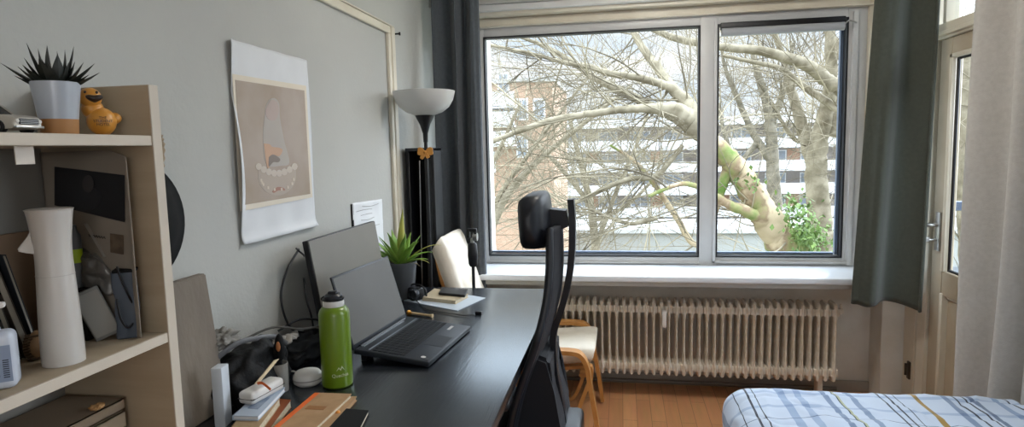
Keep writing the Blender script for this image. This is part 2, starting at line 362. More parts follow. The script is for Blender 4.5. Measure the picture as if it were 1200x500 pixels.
# ------------------------------------------------------------------ radiator
def radiator():
    x0, x1 = W(650, 347, Y=3.37).x-.12, W(985, 355, Y=3.37).x; zt = W(820, 352, Y=3.40).z; zb = W(820, 442, Y=3.37).z
    n = 40; p = (x1-x0)/n; yf, yb = 3.36, 3.49
    t = thing('radiator', 'old cream ribbed column radiator with chipped paint under the window sill', 'radiator', ((x0+x1)/2, 3.42, 0))
    def sec():
        bm = NB(); h = zt-zb; r = .030
        # front and rear columns as flattened tubes, bulging hubs at top and bottom
        for yy in ((yf+yb)/2,):
            zsq = [0, .008, .045, .085, .12, h/2, h-.12, h-.085, h-.045, h-.008, h]
            wx = [.006, .0115, .0135, .0105, .0076, .0070, .0076, .0105, .0135, .0115, .006]
            hy = (yb-yf)/2; wy = [hy*.75, hy*.95, hy, hy, hy, hy, hy, hy, hy, hy*.95, hy*.75]
            rings = []
            for z, a, b in zip(zsq, wx, wy):
                rings.append([bm.verts.new((a*math.copysign(abs(math.cos(2*PI*k/12))**.6, math.cos(2*PI*k/12)), yy+b*math.copysign(abs(math.sin(2*PI*k/12))**.8, math.sin(2*PI*k/12)), zb+z)) for k in range(12)])
            for i in range(len(rings)-1):
                for k in range(12): bm.faces.new((rings[i][k], rings[i][(k+1) % 12], rings[i+1][(k+1) % 12], rings[i+1][k]))
            bm.faces.new(rings[0][::-1]); bm.faces.new(rings[-1])
        for z0 in (zb+.028, zt-.066):
            box(bm, (-p*.49, yf+.007, z0), (p*.49, yb-.007, z0+.040), .006, 2)
        return bm
    first = None
    for i in range(n):
        if first is None:
            first = obj('radiator_section', sec(), M_rad, t); o = first
        else:
            o = first.copy(); COL.objects.link(o); o.parent = t
        o.location = (x0+p*(i+.5)-(x0+x1)/2, -3.42, 0)
    for xf in (x0+.08, x1-.08):
        bm = NB(); box(bm, (xf-.012, yf+.03, 0), (xf+.012, yb-.03, zb+.04), .003); obj('foot', bm, M_rad, t, world=True)
    bm = NB(); pz = zt-.048
    tube(bm, [(x1-.01, 3.425, pz), (x1+.03, 3.425, pz)], .013, 10); tube(bm, [(x1+.02, 3.425, pz-.02), (x1+.02, 3.425, pz+.035)], .006, 8)
    obj('bleed_valve', bm, M_rad, t, world=True)
    bm = NB(); q = W(778, 373, Y=3.35); box(bm, (q.x-.011, 3.325, q.z-.045), (q.x+.013, 3.362, q.z+.045), .005); o = obj('heat_meter', bm, M_white, t, world=True)
    o['label'] = 'white heat cost meter clipped to the ribs'
    bm = NB(); box(bm, (q.x-.005, 3.3235, q.z+.012), (q.x+.007, 3.326, q.z+.02)); obj('meter_window', bm, M_ink, o, world=False) if False else bm.free()
    bm = NB(); tube(bm, smooth_path([(x0+.02, 3.47, zb+.04), (x0-.08, 3.50, zb+.03), (x0-.09, 3.56, zb+.02), (x0-.09, 3.60, .02)], 4), .011, 8); tube(bm, [(x0, 3.55, .035), (x1+.05, 3.55, .035)], .012, 8); obj('supply_pipe', bm, mat('pipe_dark', '#6b635a', .5), t, world=True)
radiator()

# ------------------------------------------------------------------ curtains
def curtain(name, label, m, A0, A1, B0, B1, nf, amp, sag=0, seed=1, nu=160, nv=60, th=.004, flare=1.0, irr=.5):
    """cloth between top line A0-A1 and hem B0-B1, nf folds, amplitude amp across"""
    A0, A1, B0, B1 = map(Vector, (A0, A1, B0, B1)); d = (A1-A0).normalized(); nrm = Vector((-d.y, d.x, 0)).normalized()
    if nrm.y > 0 and abs(d.x) > abs(d.y): nrm = -nrm
    def f(u, v):
        w = 1-v; p = (A0*(1-u)+A1*u)*w + (B0*(1-u)+B1*u)*v
        ph = 2*PI*nf*(u + irr*.12*noise.noise(Vector((u*3, v*.8, seed))))
        a = amp*(.75+.25*v*flare)*(1+.35*noise.noise(Vector((u*5, v*1.5, seed+9))))
        p = p + nrm*(a*math.sin(ph) + .3*a*math.sin(2*ph+1.3+v)) + d*(a*.35*math.cos(ph)*(1 if .03 < u < .97 else 0))
        p.z -= sag*math.sin(ph+.6)*v
        return p
    bm = NB(); grid(bm, nu, nv, f)
    o = obj(name, bm, m, ang=180, solid=th)
    return o
yc = 3.30
a0 = W(507, 20, Y=yc).x; a1 = W(563, 20, Y=yc).x; b1 = W(575, 335, Y=yc).x
o = curtain('window_curtain', '', M_curtl, (a0, yc, 2.40), (a1-.012, yc, 2.40), (a0, yc, .12), (b1-.012, yc-.02, .12), 2.6, .04, seed=3, irr=1.6)
tag(o, 'long dark slate curtain hanging in the corner left of the window, behind the floor lamp', 'curtain', 'dark curtains of the window')
yc = 3.17
o = curtain('window_curtain', '', M_curt, (W(1027, 20, Y=yc).x, yc, 2.36), (W(1098, 20, Y=yc).x, yc, 2.36), W(996, 353, Y=yc), W(1076, 362, Y=yc), 1.12, .045, sag=.012, seed=14, irr=1.0)
tag(o, 'short dark olive green curtain right of the window, its hem ending below the sill', 'curtain', 'dark curtains of the window')
yw0 = W(1143, 20, X=1.37).y; yw1 = W(1116, 440, X=1.37).y
o = curtain('door_curtain', '', M_curtw, (1.37, yw0, 2.38), (1.37, 1.75, 2.38), (1.37, yw1, .06), (1.37, 1.75, .06), 5.2, .055, seed=5, nu=320, irr=1.2)
tag(o, 'long white curtain hanging in deep folds in front of the balcony door, beside the bed', 'curtain')
bm = NB(); box(bm, (XL+.01, 3.12, 2.375), (XR-.01, 3.38, 2.40), .004, 1); tag(obj('curtain_rail', bm, M_white), 'white curtain rail board under the ceiling in front of the window', 'curtain rail')
bm = NB(); box(bm, (1.34, 1.6, 2.38), (1.40, 2.95, 2.40), .004, 1); tag(obj('curtain_rail', bm, M_white), 'white curtain rail under the ceiling above the white door curtain', 'curtain rail')

# ------------------------------------------------------------------ floor lamp
LX, LY = -.885, 2.78
lampz = W(498, 107, Y=LY).z
t = thing('floor_lamp', 'black floor lamp with a white glass bowl shade facing up, behind the desk plant', 'lamp', (LX, LY, 0))
bm = NB(); lathe(bm, [(0, 0), (.11, 0), (.112, .006), (.11, .012), (.02, .022), (.012, .03), (0, .03)], 32); obj('base', bm, M_black, t)
bm = NB(); tube(bm, [(0, 0, .02), (0, 0, lampz-.20)], .0085, 12); obj('pole', bm, M_black, t)
rr = (W(534, 107, Y=LY).x-W(464, 107, Y=LY).x)/2
bm = NB(); lathe(bm, [(rr, 0), (rr*.985, -.012), (rr*.93, -.040), (rr*.80, -.070), (rr*.58, -.094), (rr*.30, -.108), (0, -.112), (0, -.108), (rr*.29, -.104), (rr*.56, -.090), (rr*.78, -.067), (rr*.91, -.038), (rr*.965, -.011), (rr*.975, 0), (rr, 0)], 48, (0, 0, lampz))
obj('lamp_shade', bm, mat('opal_glass', '#dcdcda', .3, trans=.35), t)
bm = NB(); lathe(bm, [(0, -.102), (.036, -.103), (.044, -.108), (.040, -.118), (.024, -.15), (.012, -.19), (.0105, -.23), (0, -.23)], 24, (0, 0, lampz)); obj('lamp_socket', bm, M_black, t)
# orange bow tied to the pole
bz = W(500, 178, Y=LY).z
t2 = thing('ribbon_bow', 'small orange ribbon bow tied round the pole of the floor lamp', 'bow', (LX, LY-.012, bz))
def petal(bm, a, l, w, off=0):
    poly = smooth_path([(0, 0), (l*.5, w), (l, w*.9), (l*1.05, 0), (l, -w*.9), (l*.5, -w), (0, 0)], 4)[:-1]
    M = Matrix.Rotation(a, 4, 'Y'); prism(bm, [(x, off-.004, z) for x, z in poly], (0, .006, 0), M)
bm = NB(); petal(bm, R(-8), .034, .017); petal(bm, R(188), .034, .017); obj('bow_loops', bm, mat('bow_orange', '#c98b3d', .6), t2)
bm = NB(); petal(bm, R(60), .030, .008, -.003); petal(bm, R(122), .034, .008, -.003); blob(bm, (0, -.004, 0), (.008, .007, .008), 2); obj('bow_tails', bm, MATS['bow_orange'], t2)

# black narrow cabinet in the corner
q0 = W(467, 173, X=XL+.005); bx0 = XL+.02; by = 2.92; zt_ = W(480, 174, Y=by).z; bx1 = W(508, 175, Y=by).x
t = thing('narrow_shelf_unit', 'tall narrow black shelf unit standing in the corner behind the floor lamp', 'shelf unit', (bx0, by, 0))
w_ = bx1-bx0
bm = NB(); box(bm, (0, 0, .02), (.018, .13, zt_), .002, 1); box(bm, (w_-.018, 0, .02), (w_, .13, zt_), .002, 1); obj('side_panel', bm, M_black, t)
bm = NB(); box(bm, (.018, .122, .02), (w_-.018, .13, zt_-.014)); obj('back_panel', bm, M_black2, t)
bm = NB(); box(bm, (.0, -.002, zt_-.014), (w_, .13, zt_+.002), .002, 1); obj('top_panel', bm, mat('black_gloss', '#23262c', .3), t)
for zz in (.05, .35, .68): bm = NB(); box(bm, (.018, .004, zz), (w_-.018, .122, zz+.016), .002, 1); obj('shelf', bm, M_black, t)
bm = NB(); Mx = Matrix.Translation((.045, .06, 0)); box(bm, (.0, -.006, .70), (.05, .006, zt_-.05), .003, 1); bm.transform(Mx @ Matrix.Rotation(R(2.0), 4, 'Y'))
o = obj('folded_board', bm, mat('board_charcoal', '#1d2129', .3), world=False); o.location = (bx0, by, 0); tag(o, 'slim charcoal board standing inside the narrow black shelf unit', 'board')
bm = NB(); tube(bm, [(0, 0, .70), (.012, 0, zt_-.06)], .003, 8); o = obj('metal_rod', bm, M_chrome); o.location = (bx0+.05, by+.03, 0); tag(o, 'thin steel rod leaning inside the narrow black shelf unit', 'rod')

# ------------------------------------------------------------------ armchair
def armchair():
    yn, yf = 2.85, 3.27
    t = thing('armchair', 'low armchair with bent light wood frame and cream leather cushion, between desk and radiator', 'armchair', (-.5, (yn+yf)/2, 0))
    # cushions (profile in X-Z, extruded in Y with soft edges)
    def pad(prof, th, y0, y1, name, tuft):
        path = smooth_path(prof, 8); n = len(path); bm = NB(); nv = 24
        top = []; bot = []
        for side in (1, -1):
            rows = []
            for i, (x, z) in enumerate(path):
                a = path[min(i+1, n-1)]; b = path[max(i-1, 0)]; dx, dz = a[0]-b[0], a[1]-b[1]; l = math.hypot(dx, dz); nx, nz = -dz/l, dx/l
                row = []
                for j in range(nv+1):
                    v = j/nv; e = min(1, min(v, 1-v)*nv/3.0); eu = min(1, min(i, n-1-i)/3.0)
                    k = math.sqrt(max(0, 1-(1-e)**2))*math.sqrt(max(0, 1-(1-eu)**2))
                    puff = 1+.0*v
                    if tuft and side == 1:
                        uu = i/(n-1)*tuft; vv = v*3
                        dd = math.hypot(((uu % 1)-.5)*2, ((vv % 1)-.5)*2); puff -= .35*math.exp(-(dd*3.2)**2)
                        puff += .10*noise.noise(Vector((i*.35, j*.3, 4)))
                    h = th/2*k*puff
                    row.append(bm.verts.new((x+nx*h*side, y0+(y1-y0)*v, z+nz*h*side)))
                rows.append(row)
            for i in range(n-1):
                for j in range(nv): bm.faces.new((rows[i][j], rows[i+1][j], rows[i+1][j+1], rows[i][j+1]))
        bmesh.ops.remove_doubles(bm, verts=bm.verts, dist=.0004)
        return obj(name, bm, M_cush, t, world=True, ang=70)
    # back cushion: top at left
    b0 = W(522, 289, Y=yn); zt = b0.z; 
    pad([(-.885, zt+.005), (-.868, zt-.02), (-.82, zt-.16), (-.77, zt-.30), (-.71, zt-.44), (-.66, zt-.52)], .085, yn, yf, 'back_cushion', 3)
    s1 = W(700, 388, Y=yf)
    pad([(-.66, .325), (-.60, .345), (-.45, .375), (-.30, .395), (-.17, .405), (-.135, .40)], .075, yn, yf, 'seat_cushion', 0)
    # bentwood arms with legs
    za = W(660, 407, Y=yn).z-.008
    for y in (yn-.035, yf+.035):
        bm = NB(); pts = smooth_path([(-.80, za-.10), (-.72, za-.03), (-.60, za-.004), (-.40, za), (-.235, za), (-.185, za-.02), (-.160, za-.075), (-.150, za-.15), (-.125, za-.30), (-.108, .012)], 6)
        band(bm, [(x, y, z) for x, z in pts], .055, .020); obj('arm', bm, M_wood, t, world=True)
        bm = NB(); pts = smooth_path([(-.152, za-.13), (-.185, za-.22), (-.25, .05), (-.31, .013), (-.5, .010), (-.72, .010), (-.80, .03)], 6)
        band(bm, [(x, y, z) for x, z in pts], .052, .018); obj('leg', bm, M_wood, t, world=True)
        bm = NB(); pts = smooth_path([(-.72, za-.03), (-.70, za-.1), (-.66, .2), (-.66, .018)], 5); band(bm, [(x, y, z) for x, z in pts], .05, .016); obj('leg', bm, M_wood, t, world=True)
    # seat frame curving under the cushion
    for y in (yn+.05, yf-.05):
        bm = NB(); pts = smooth_path([(-.885, zt-.06), (-.855, zt-.2), (-.79, zt-.37), (-.72, .34), (-.64, .295), (-.45, .31), (-.28, .335), (-.17, .345), (-.145, .33), (-.15, .27)], 6)
        band(bm, [(x, y, z) for x, z in pts], .045, .016); obj('side_rail', bm, M_wood, t, world=True)
    for x, z in ((-.18, .325), (-.62, .28)):
        bm = NB(); box(bm, (x-.02, yn-.02, z-.012), (x+.02, yf+.02, z+.006), .003); obj('cross_rail', bm, M_wood, t, world=True)
armchair()

# ------------------------------------------------------------------ desk
DT = .76; dx0, dx1, dy0, dy1 = XL+.02, -.292, 1.03, 2.705
def deskmat():
    m = bpy.data.materials.new('black_brown_ash'); m.use_nodes = True; N = m.node_tree.nodes; L = m.node_tree.links; b = N['Principled BSDF']
    tc = N.new('ShaderNodeTexCoord'); mp = N.new('ShaderNodeMapping'); mp.inputs['Scale'].default_value = (26, 1.4, 6); L.new(tc.outputs['Object'], mp.inputs['Vector'])
    nz = N.new('ShaderNodeTexNoise'); nz.inputs['Scale'].default_value = 5; nz.inputs['Detail'].default_value = 7; nz.inputs['Distortion'].default_value = .4; L.new(mp.outputs[0], nz.inputs['Vector'])
    rp = N.new('ShaderNodeValToRGB'); rp.color_ramp.elements[0].position = .35; rp.color_ramp.elements[1].position = .62
    rp.color_ramp.elements[0].color = lin('#0b0d12'); rp.color_ramp.elements[1].color = lin('#171a21'); L.new(nz.outputs[0], rp.inputs[0]); L.new(rp.outputs[0], b.inputs['Base Color'])
    bp = N.new('ShaderNodeBump'); bp.inputs['Strength'].default_value = .25; bp.inputs['Distance'].default_value = .002; L.new(nz.outputs[0], bp.inputs['Height']); L.new(bp.outputs[0], b.inputs['Normal'])
    b.inputs['Roughness'].default_value = .27; b.inputs['IOR'].default_value = 2.0; b.inputs['Specular Tint'].default_value = (.84, .93, 1.0, 1); return m
M_desk = deskmat()
t = thing('desk', 'long black wood-grain desk along the left wall', 'desk', ((dx0+dx1)/2, (dy0+dy1)/2, 0))
bm = NB(); box(bm, (dx0, dy0, DT-.034), (dx1, dy1, DT), .003, 2); obj('desk_top', bm, M_desk, t, world=True)
for x in (dx0+.05, dx1-.06):
    for y in (dy0+.06, dy1-.06):
        bm = NB(); box(bm, (x-.022, y-.022, 0), (x+.022, y+.022, DT-.034), .003, 1); obj('leg', bm, M_black, t, world=True)
for x in (dx0+.05, dx1-.06):
    bm = NB(); box(bm, (x-.012, dy0+.08, DT-.09), (x+.012, dy1-.08, DT-.034), .002, 1); obj('frame_rail', bm, M_black, t, world=True)

# ------------------------------------------------------------------ laptop
def laptop():
    x, y, a, Wd, Dp, tl, Lh, b = -.53, 1.856, .089, .374, .239, .10, .227, .281
    t = thing('laptop', 'open dark grey laptop with blank screen standing on the black desk', 'laptop', (x, y, DT), -a)
    # local frame: +X towards the user, Y along hinge; origin front edge centre
    Mb = Matrix.Rotation(tl, 4, 'Y') @ Matrix.Translation((0, 0, 0)); 
    M0 = Matrix.Translation((0, 0, .018)) @ Mb
    M_lap = mat('laptop_shell', '#23272e', .42, .1, spec=.4); M_key = mat('laptop_key', '#101216', .6, spec=.25)
    bm = NB(); box(bm, (-Dp, -Wd/2, -.016), (0, Wd/2, 0), .004, 3); bm.transform(M0); obj('base', bm, M_lap, t)
    bm = NB()
    kx0, kx1 = -Dp+.052, -.082; rows = 6
    for r in range(rows):
        n = 17 if r < 5 else 11; y0 = -Wd/2+.012; w = (Wd-.024)/17
        xx = kx0+(kx1-kx0)*r/rows; k = 0
        while k < 17:
            span = 5 if (r == 5 and k == 5) else 1
            # the user sits at +X facing -X: left hand of keyboard is at -Y
            box(bm, (xx+.0012, y0+w*k+.001, 0), (xx+(kx1-kx0)/rows-.0012, y0+w*(k+span)-.001, .0022), .0008, 1)
            k += span
    bm.transform(M0); obj('keyboard', bm, M_key, t)
    bm = NB(); box(bm, (-.073, -.055, 0), (-.010, .045, .0006), .0005, 1); bm.transform(M0); o = obj('touchpad', bm, mat('touchpad', '#22262c', .45), t)
    bm = NB(); box(bm, (-Dp+.012, -Wd/2+.03, 0), (-Dp+.018, Wd/2-.06, .0015)); box(bm, (-Dp+.040, -Wd/2+.012, 0), (-Dp+.0445, Wd/2-.012, .0012)); bm.transform(M0); obj('trim_strip', bm, mat('laptop_silver_trim', '#8e949c', .35, .6), t)
    bm = NB(); box(bm, (-.03, Wd/2-.105, 0), (-.012, Wd/2-.10, .0006)); 
    bm.free(); bm = NB()
    for k in range(5): box(bm, (-.060, Wd/2-.075+k*.009, 0), (-.050, Wd/2-.069+k*.009, .0007))
    bm.transform(M0); obj('palm_rest_lettering', bm, M_white, t, smooth=False)
    bm = NB(); lathe(bm, [(0, 0), (.0075, 0), (.0075, .0006), (0, .0006)], 18, (-.030, -Wd/2+.030, .0003)); bm.transform(M0); obj('sticker', bm, M_white, t)
    bm = NB(); box(bm, (-.022, -Wd/2+.012, 0), (-.010, -Wd/2+.026, .0008)); bm.transform(M0); obj('logo_badge', bm, mat('badge_dark', '#0d1014', .4), t)
    # lid
    hx = -Dp*math.cos(tl); hzz = .018 + Dp*math.sin(tl)
    M1 = Matrix.Translation((hx, 0, hzz-.004)) @ Matrix.Rotation(-b, 4, 'Y')
    bm = NB(); box(bm, (-.007, -Wd/2, 0), (0, Wd/2, Lh), .003, 2); bm.transform(M1); lid = obj('screen_lid', bm, M_lap, t)
    bm = NB(); box(bm, (-.0004, -Wd/2+.006, .014), (.0008, Wd/2-.006, Lh-.006), .0004, 1); bm.transform(M1); obj('display', bm, mat('matt_screen', '#47443e', .4, spec=.3), t)
    bm = NB(); tube(bm, [(hx+.004, -Wd/2+.03, hzz-.003), (hx+.004, Wd/2-.03, hzz-.003)], .006, 10); obj('hinge', bm, M_black, t)
    for yy in (-Wd/2+.04, Wd/2-.04):
        bm = NB(); box(bm, (-Dp*math.cos(tl)+.01, yy-.02, 0), (-Dp*math.cos(tl)+.03, yy+.02, hzz-.020), .002, 1); obj('rear_foot', bm, M_black, t)
laptop()

# ------------------------------------------------------------------ monitor
def monitor():
    x, y, a, Wd, Hh, b, zb = -.921, 1.797, .004, .542, .305, .151, .808
    t = thing('monitor', 'larger flat monitor with blank grey screen behind the laptop', 'monitor', (x, y+Wd/2, DT))
    M1 = Matrix.Translation((0, -Wd/2, zb-DT)) @ Matrix.Rotation(-b, 4, 'Y')
    bm = NB(); box(bm, (-.022, 0, 0), (-.002, Wd, Hh), .003, 2); bm.transform(M1); obj('housing', bm, M_black, t)
    bm = NB(); box(bm, (-.003, .004, .012), (0, Wd-.004, Hh-.003), .0006, 1); bm.transform(M1); obj('display', bm, mat('matt_screen2', '#706c64', .4, spec=.35), t)
    bm = NB(); box(bm, (-.055, Wd/2-.03, -.035), (-.022, Wd/2+.03, .16), .006, 2); bm.transform(M1); obj('stand', bm, M_black, t)
    bm = NB(); box(bm, (-.10, -.13, 0), (.06, .13, .012), .005, 2); obj('base', bm, M_black, t)
    return M1
monitor()
def cable(label, pts, r=.003, m=None, name='cable', group=None, n=6):
    bm = NB(); tube(bm, smooth_path(pts, n), r, 8); return tag(obj(name, bm, m or M_black, ang=180), label, 'cable', group)
cable('black cable looping beside the left edge of the monitor', [(-.99, 1.78, 1.085), (-.985, 1.70, 1.04), (-.99, 1.665, .98), (-.985, 1.66, .92), (-.98, 1.69, .86), (-.975, 1.75, .83), (-.97, 1.85, .79)], .0035)
cable('short black cable stub at the top left of the monitor', [(-.985, 1.80, 1.06), (-.965, 1.76, 1.072), (-.97, 1.745, 1.085), (-.99, 1.765, 1.09)], .003)
cable('second black cable hanging close behind the monitor', [(-.99, 1.80, .99), (-.965, 1.765, .93), (-.955, 1.77, .87), (-.965, 1.80, .80)], .003)

# ------------------------------------------------------------------ green bottle
def bottle():
    p = W(394, 452, Z=DT); zc = W(394, 346, Y=p.y).z-DT; r = RW(37, (p.x, p.y, .85))/2
    t = thing('water_bottle', 'lime green metal water bottle with grey and black cap on the desk', 'bottle', (p.x, p.y+.01, DT))
    zb = zc-.028
    bm = NB(); lathe(bm, [(0, .002), (r-.006, 0), (r-.001, .004), (r, .012), (r, zb-.022), (r-.003, zb-.012), (r-.009, zb-.005), (r-.016, zb-.001), (.020, zb), (0, zb)], 40); body = obj('bottle_body', bm, M_lime, t)
    bm = NB(); lathe(bm, [(0, 0), (.026, 0), (.0275, .003), (.0275, .018), (.026, .020), (0, .020)], 32, (0, 0, zb-.004)); obj('collar', bm, M_white, t)
    bm = NB(); lathe(bm, [(0, 0), (.023, 0), (.0235, .003), (.023, .012), (.018, .017), (0, .018)], 32, (0, 0, zb+.014)); cap = obj('cap', bm, M_navy, t)
    bm = NB(); box(bm, (-.012, -.009, zb+.026), (.012, .009, zb+.038), .004, 2); obj('sip_spout', bm, M_navy, t)
    bm = NB(); lathe(bm, [(.0235, 0), (.0285, 0), (.0285, .005), (.0235, .005)], 32, (0, 0, zb+.014)); tube(bm, smooth_path([(-.028, 0, zb+.008), (-.034, 0, zb+.016), (-.026, 0, zb+.022), (-.012, 0, zb+.03)], 4), .0022, 6); obj('carry_ring', bm, M_black, t)
    # mountain logo and lettering, wrapped on the body, facing the camera slightly right
    ang = math.atan2(-(p.y), -(p.x)) + R(12)
    c = Vector((p.x, p.y+.01, DT))
    nrm = Vector((math.cos(ang), math.sin(ang), 0)); ux = Vector((-nrm.y, nrm.x, 0)); uz = Vector((0, 0, 1))
    M = Matrix((ux, uz, nrm)).transposed().to_4x4(); M.translation = c + nrm*(r+.0003) + uz*.038
    silver = mat('silver_print', '#c9cdb0', .4)
    textmesh('Quechua', .0125, M, silver, 'lettering', t, wrap=r)
    bm = NB()
    pts = [(-.011, 0), (-.004, .011), (0, .005), (.004, .014), (.012, 0), (.004, .009), (.001, .001), (-.004, .007)]
    prism(bm, [(a, b, 0) for a, b in pts], (0, 0, .0005))
    for v in bm.verts: aa = v.co.x/r; rr = r+v.co.z; v.co = Vector((math.sin(aa)*rr, v.co.y, math.cos(aa)*rr-r))
    M2 = M.copy(); M2.translation = c + nrm*(r+.0003) + uz*.050; bm.transform(M2)
    obj('mountain_logo', bm, silver, t, world=True, smooth=False)
bottle()

# ------------------------------------------------------------------ potted plant on desk
def leaf(bm, base, dirv, L, wid, droop, seed=0, fold=.25, n=10, tip=1.0):
    """arching blade leaf"""
    d = Vector(dirv).normalized(); side = d.cross(Vector((0, 0, 1)))
    if side.length < .05: side = Vector((1, 0, 0))
    side.normalize(); p = Vector(base); rows = []
    st = L/n
    for i in range(n+1):
        s = i/n; w = wid*math.sin(PI*min(1, s*.92+.08)**.75)*tip if s < 1 else 0.0006
        w = max(w, .0008); nn = side.cross(d).normalized()
        rows.append([bm.verts.new(p - side*w), bm.verts.new(p - nn*w*fold), bm.verts.new(p + side*w)])
        d = (d + Vector((0, 0, -droop*(.3+s)/n))).normalized(); p = p + d*st
    for i in range(n):
        for k in range(2): bm.faces.new((rows[i][k], rows[i][k+1], rows[i+1][k+1], rows[i+1][k]))
def deskplant():
    c = W(474, 350, Z=DT); c = Vector((c.x-.02, 2.50, DT)); zt = W(476, 306, Y=c.y).z-DT; r1 = (W(494, 305, Y=c.y).x-W(458, 305, Y=c.y).x)/2
    t = thing('potted_plant', 'green leafy plant in a dark grey pot behind the laptop on the desk', 'potted plant', c)
    bm = NB(); lathe(bm, [(0, 0), (r1*.72, 0), (r1*.76, .004), (r1*.97, zt-.02), (r1, zt-.014), (r1, zt), (r1*.93, zt), (r1*.9, zt-.02), (0, zt-.02)], 36); obj('pot', bm, M_potg, t)
    bm = NB(); blob(bm, (0, 0, zt-.020), (r1*.88, r1*.88, .008), 3, .2, 5); obj('soil', bm, M_soil, t)
    rnd = random.Random(4)
    z0 = zt-.015
    bm = NB()
    for i in range(16):
        a = rnd.uniform(0, 2*PI); el = rnd.uniform(35, 80)
        leaf(bm, (math.cos(a)*.012, math.sin(a)*.012, z0), (math.cos(a)*math.cos(R(el)), math.sin(a)*math.cos(R(el)), math.sin(R(el))), rnd.uniform(.11, .165), rnd.uniform(.016, .022), rnd.uniform(.4, 1.3), fold=.4)
    for dx_, dz_, l_ in ((.9, .5, .16), (.6, .9, .17), (-.8, .7, .14), (-.35, 1, .16), (.3, 1.1, .16)): leaf(bm, (0, -.008, z0), (dx_, -.35, dz_), l_, .018, .8, fold=.4)
    leaf(bm, (-.01, 0, z0), (-.45, -.2, .9), .14, .018, .4); leaf(bm, (-.01, 0, z0), (-.6, .1, .8), .13, .017, .6); leaf(bm, (.0, 0, z0), (.45, -.2, .8), .15, .017, .9); leaf(bm, (.01, 0, z0), (.15, -.1, 1), .14, .018, .2)
    leaf(bm, (.01, 0, z0), (.75, -.2, .62), .17, .015, 1.0)
    obj('leaves', bm, M_leaf, t, ang=180, solid=.0012)
    bm = NB(); leaf(bm, (0, 0, z0), (.10, -.12, 1), .25, .017, 1.0, n=14); leaf(bm, (.01, 0, z0), (.7, 0, .75), .20, .015, 1.3)
    leaf(bm, (.01, 0, z0), (.8, -.3, .5), .15, .007, 1.3)
    obj('pale_leaf', bm, M_leafy, t, ang=180, solid=.0012)
    bm = NB()
    for i in range(9):
        a = rnd.uniform(0, 2*PI); leaf(bm, (math.cos(a)*.02, math.sin(a)*.02, z0), (math.cos(a), math.sin(a), .5), rnd.uniform(.05, .09), .005, 1.6)
    obj('dry_leaves', bm, mat('dry_leaf', '#8d7a55', .7), t, ang=180, solid=.001)
deskplant()

# ------------------------------------------------------------------ small things on the far part of the desk
def slab(bm, pts, z, h):
    prism(bm, [(p[0], p[1], z) for p in pts], (0, 0, h))
# paper sheet
pp = [W(*q, Z=DT) for q in ((473, 352), (536, 364), (569, 349), (520, 341))]
bm = NB(); slab(bm, pp, DT, .0016); tag(obj('paper_sheet', bm, mat('blue_white_paper', '#b9c3cd', .7), smooth=False), 'loose pale sheets of paper under the beige notebook at the far end of the desk', 'paper')
def book(name, label, quad, z, h, cover, parent=None, cat='book', group=None, spine=0, edge=M_page, cov=.002):
    """quad: four world corners (in order); spine: index of the side that is the spine"""
    c = sum((Vector((p[0], p[1], 0)) for p in quad), Vector())/4; t = thing(name, label, cat, (c.x, c.y, z), 0, group)
    bm = NB(); q = [(p[0], p[1]) for p in quad]
    prism(bm, [(a, b, z) for a, b in q], (0, 0, cov)); prism(bm, [(a, b, z+h-cov) for a, b in q], (0, 0, cov))
    a, b = Vector((*q[spine], 0)), Vector((*q[(spine+1) % 4], 0)); nn = (c-(a+b)/2); nn.z = 0; nn = nn.normalized()*cov
    prism(bm, [(a.x, a.y, z), (b.x, b.y, z), (b.x+nn.x, b.y+nn.y, z), (a.x+nn.x, a.y+nn.y, z)], (0, 0, h))
    obj('cover', bm, cover, t, world=True, smooth=False)
    bm = NB(); inn = [Vector((p[0], p[1], 0)).lerp(Vector((c.x, c.y, 0)), .03) for p in quad]
    prism(bm, [(v.x, v.y, z+cov) for v in inn], (0, 0, h-2*cov)); obj('pages', bm, edge, t, world=True, smooth=False)
    return t
zq = DT+.0016
q = [W(*p, Z=zq+.008) for p in ((495, 350), (534, 354), (549, 346), (509, 339.5))]
book('notebook', 'beige notebook under the black phone at the far end of the desk', q, zq, .015, mat('beige_cover', '#b7a88c', .7), cat='notebook', spine=3)
q = [W(*p, Z=zq+.017) for p in ((514, 345), (545, 348), (548, 341), (518, 338))]
cq = sum(q, Vector())/4
bm = NB(); slab(bm, q, zq+.015, .011); bmesh.ops.bevel(bm, geom=list(bm.edges), offset=.002, segments=2, affect='EDGES'); tag(obj('phone', bm, M_navy), 'black phone lying on top of the beige notebook', 'phone')
# small round-faced camera
p = W(492, 350, Z=DT)
t = thing('small_camera', 'small black round-lensed device standing on the desk before the plant pot', 'camera', (p.x-.015, p.y-.01, DT), R(-20))
bm = NB(); box(bm, (-.045, -.018, 0), (.030, .022, .052), .006, 3); obj('body', bm, M_black, t)
bm = NB(); lathe(bm, [(0, 0), (.025, 0), (.025, .016), (.022, .02), (.018, .02), (.016, .014), (0, .012)], 28, M=Matrix.Translation((.012, -.018, .027)) @ Matrix.Rotation(R(90), 4, 'X')); obj('lens', bm, mat('lens_dark', '#3a3d42', .25, .5), t)
bm = NB(); tube(bm, smooth_path([(-.03, 0, .05), (-.01, 0, .064), (.02, .005, .062), (.045, .01, .045), (.05, .01, .015)], 5), .004, 8); obj('strap', bm, M_black, t)
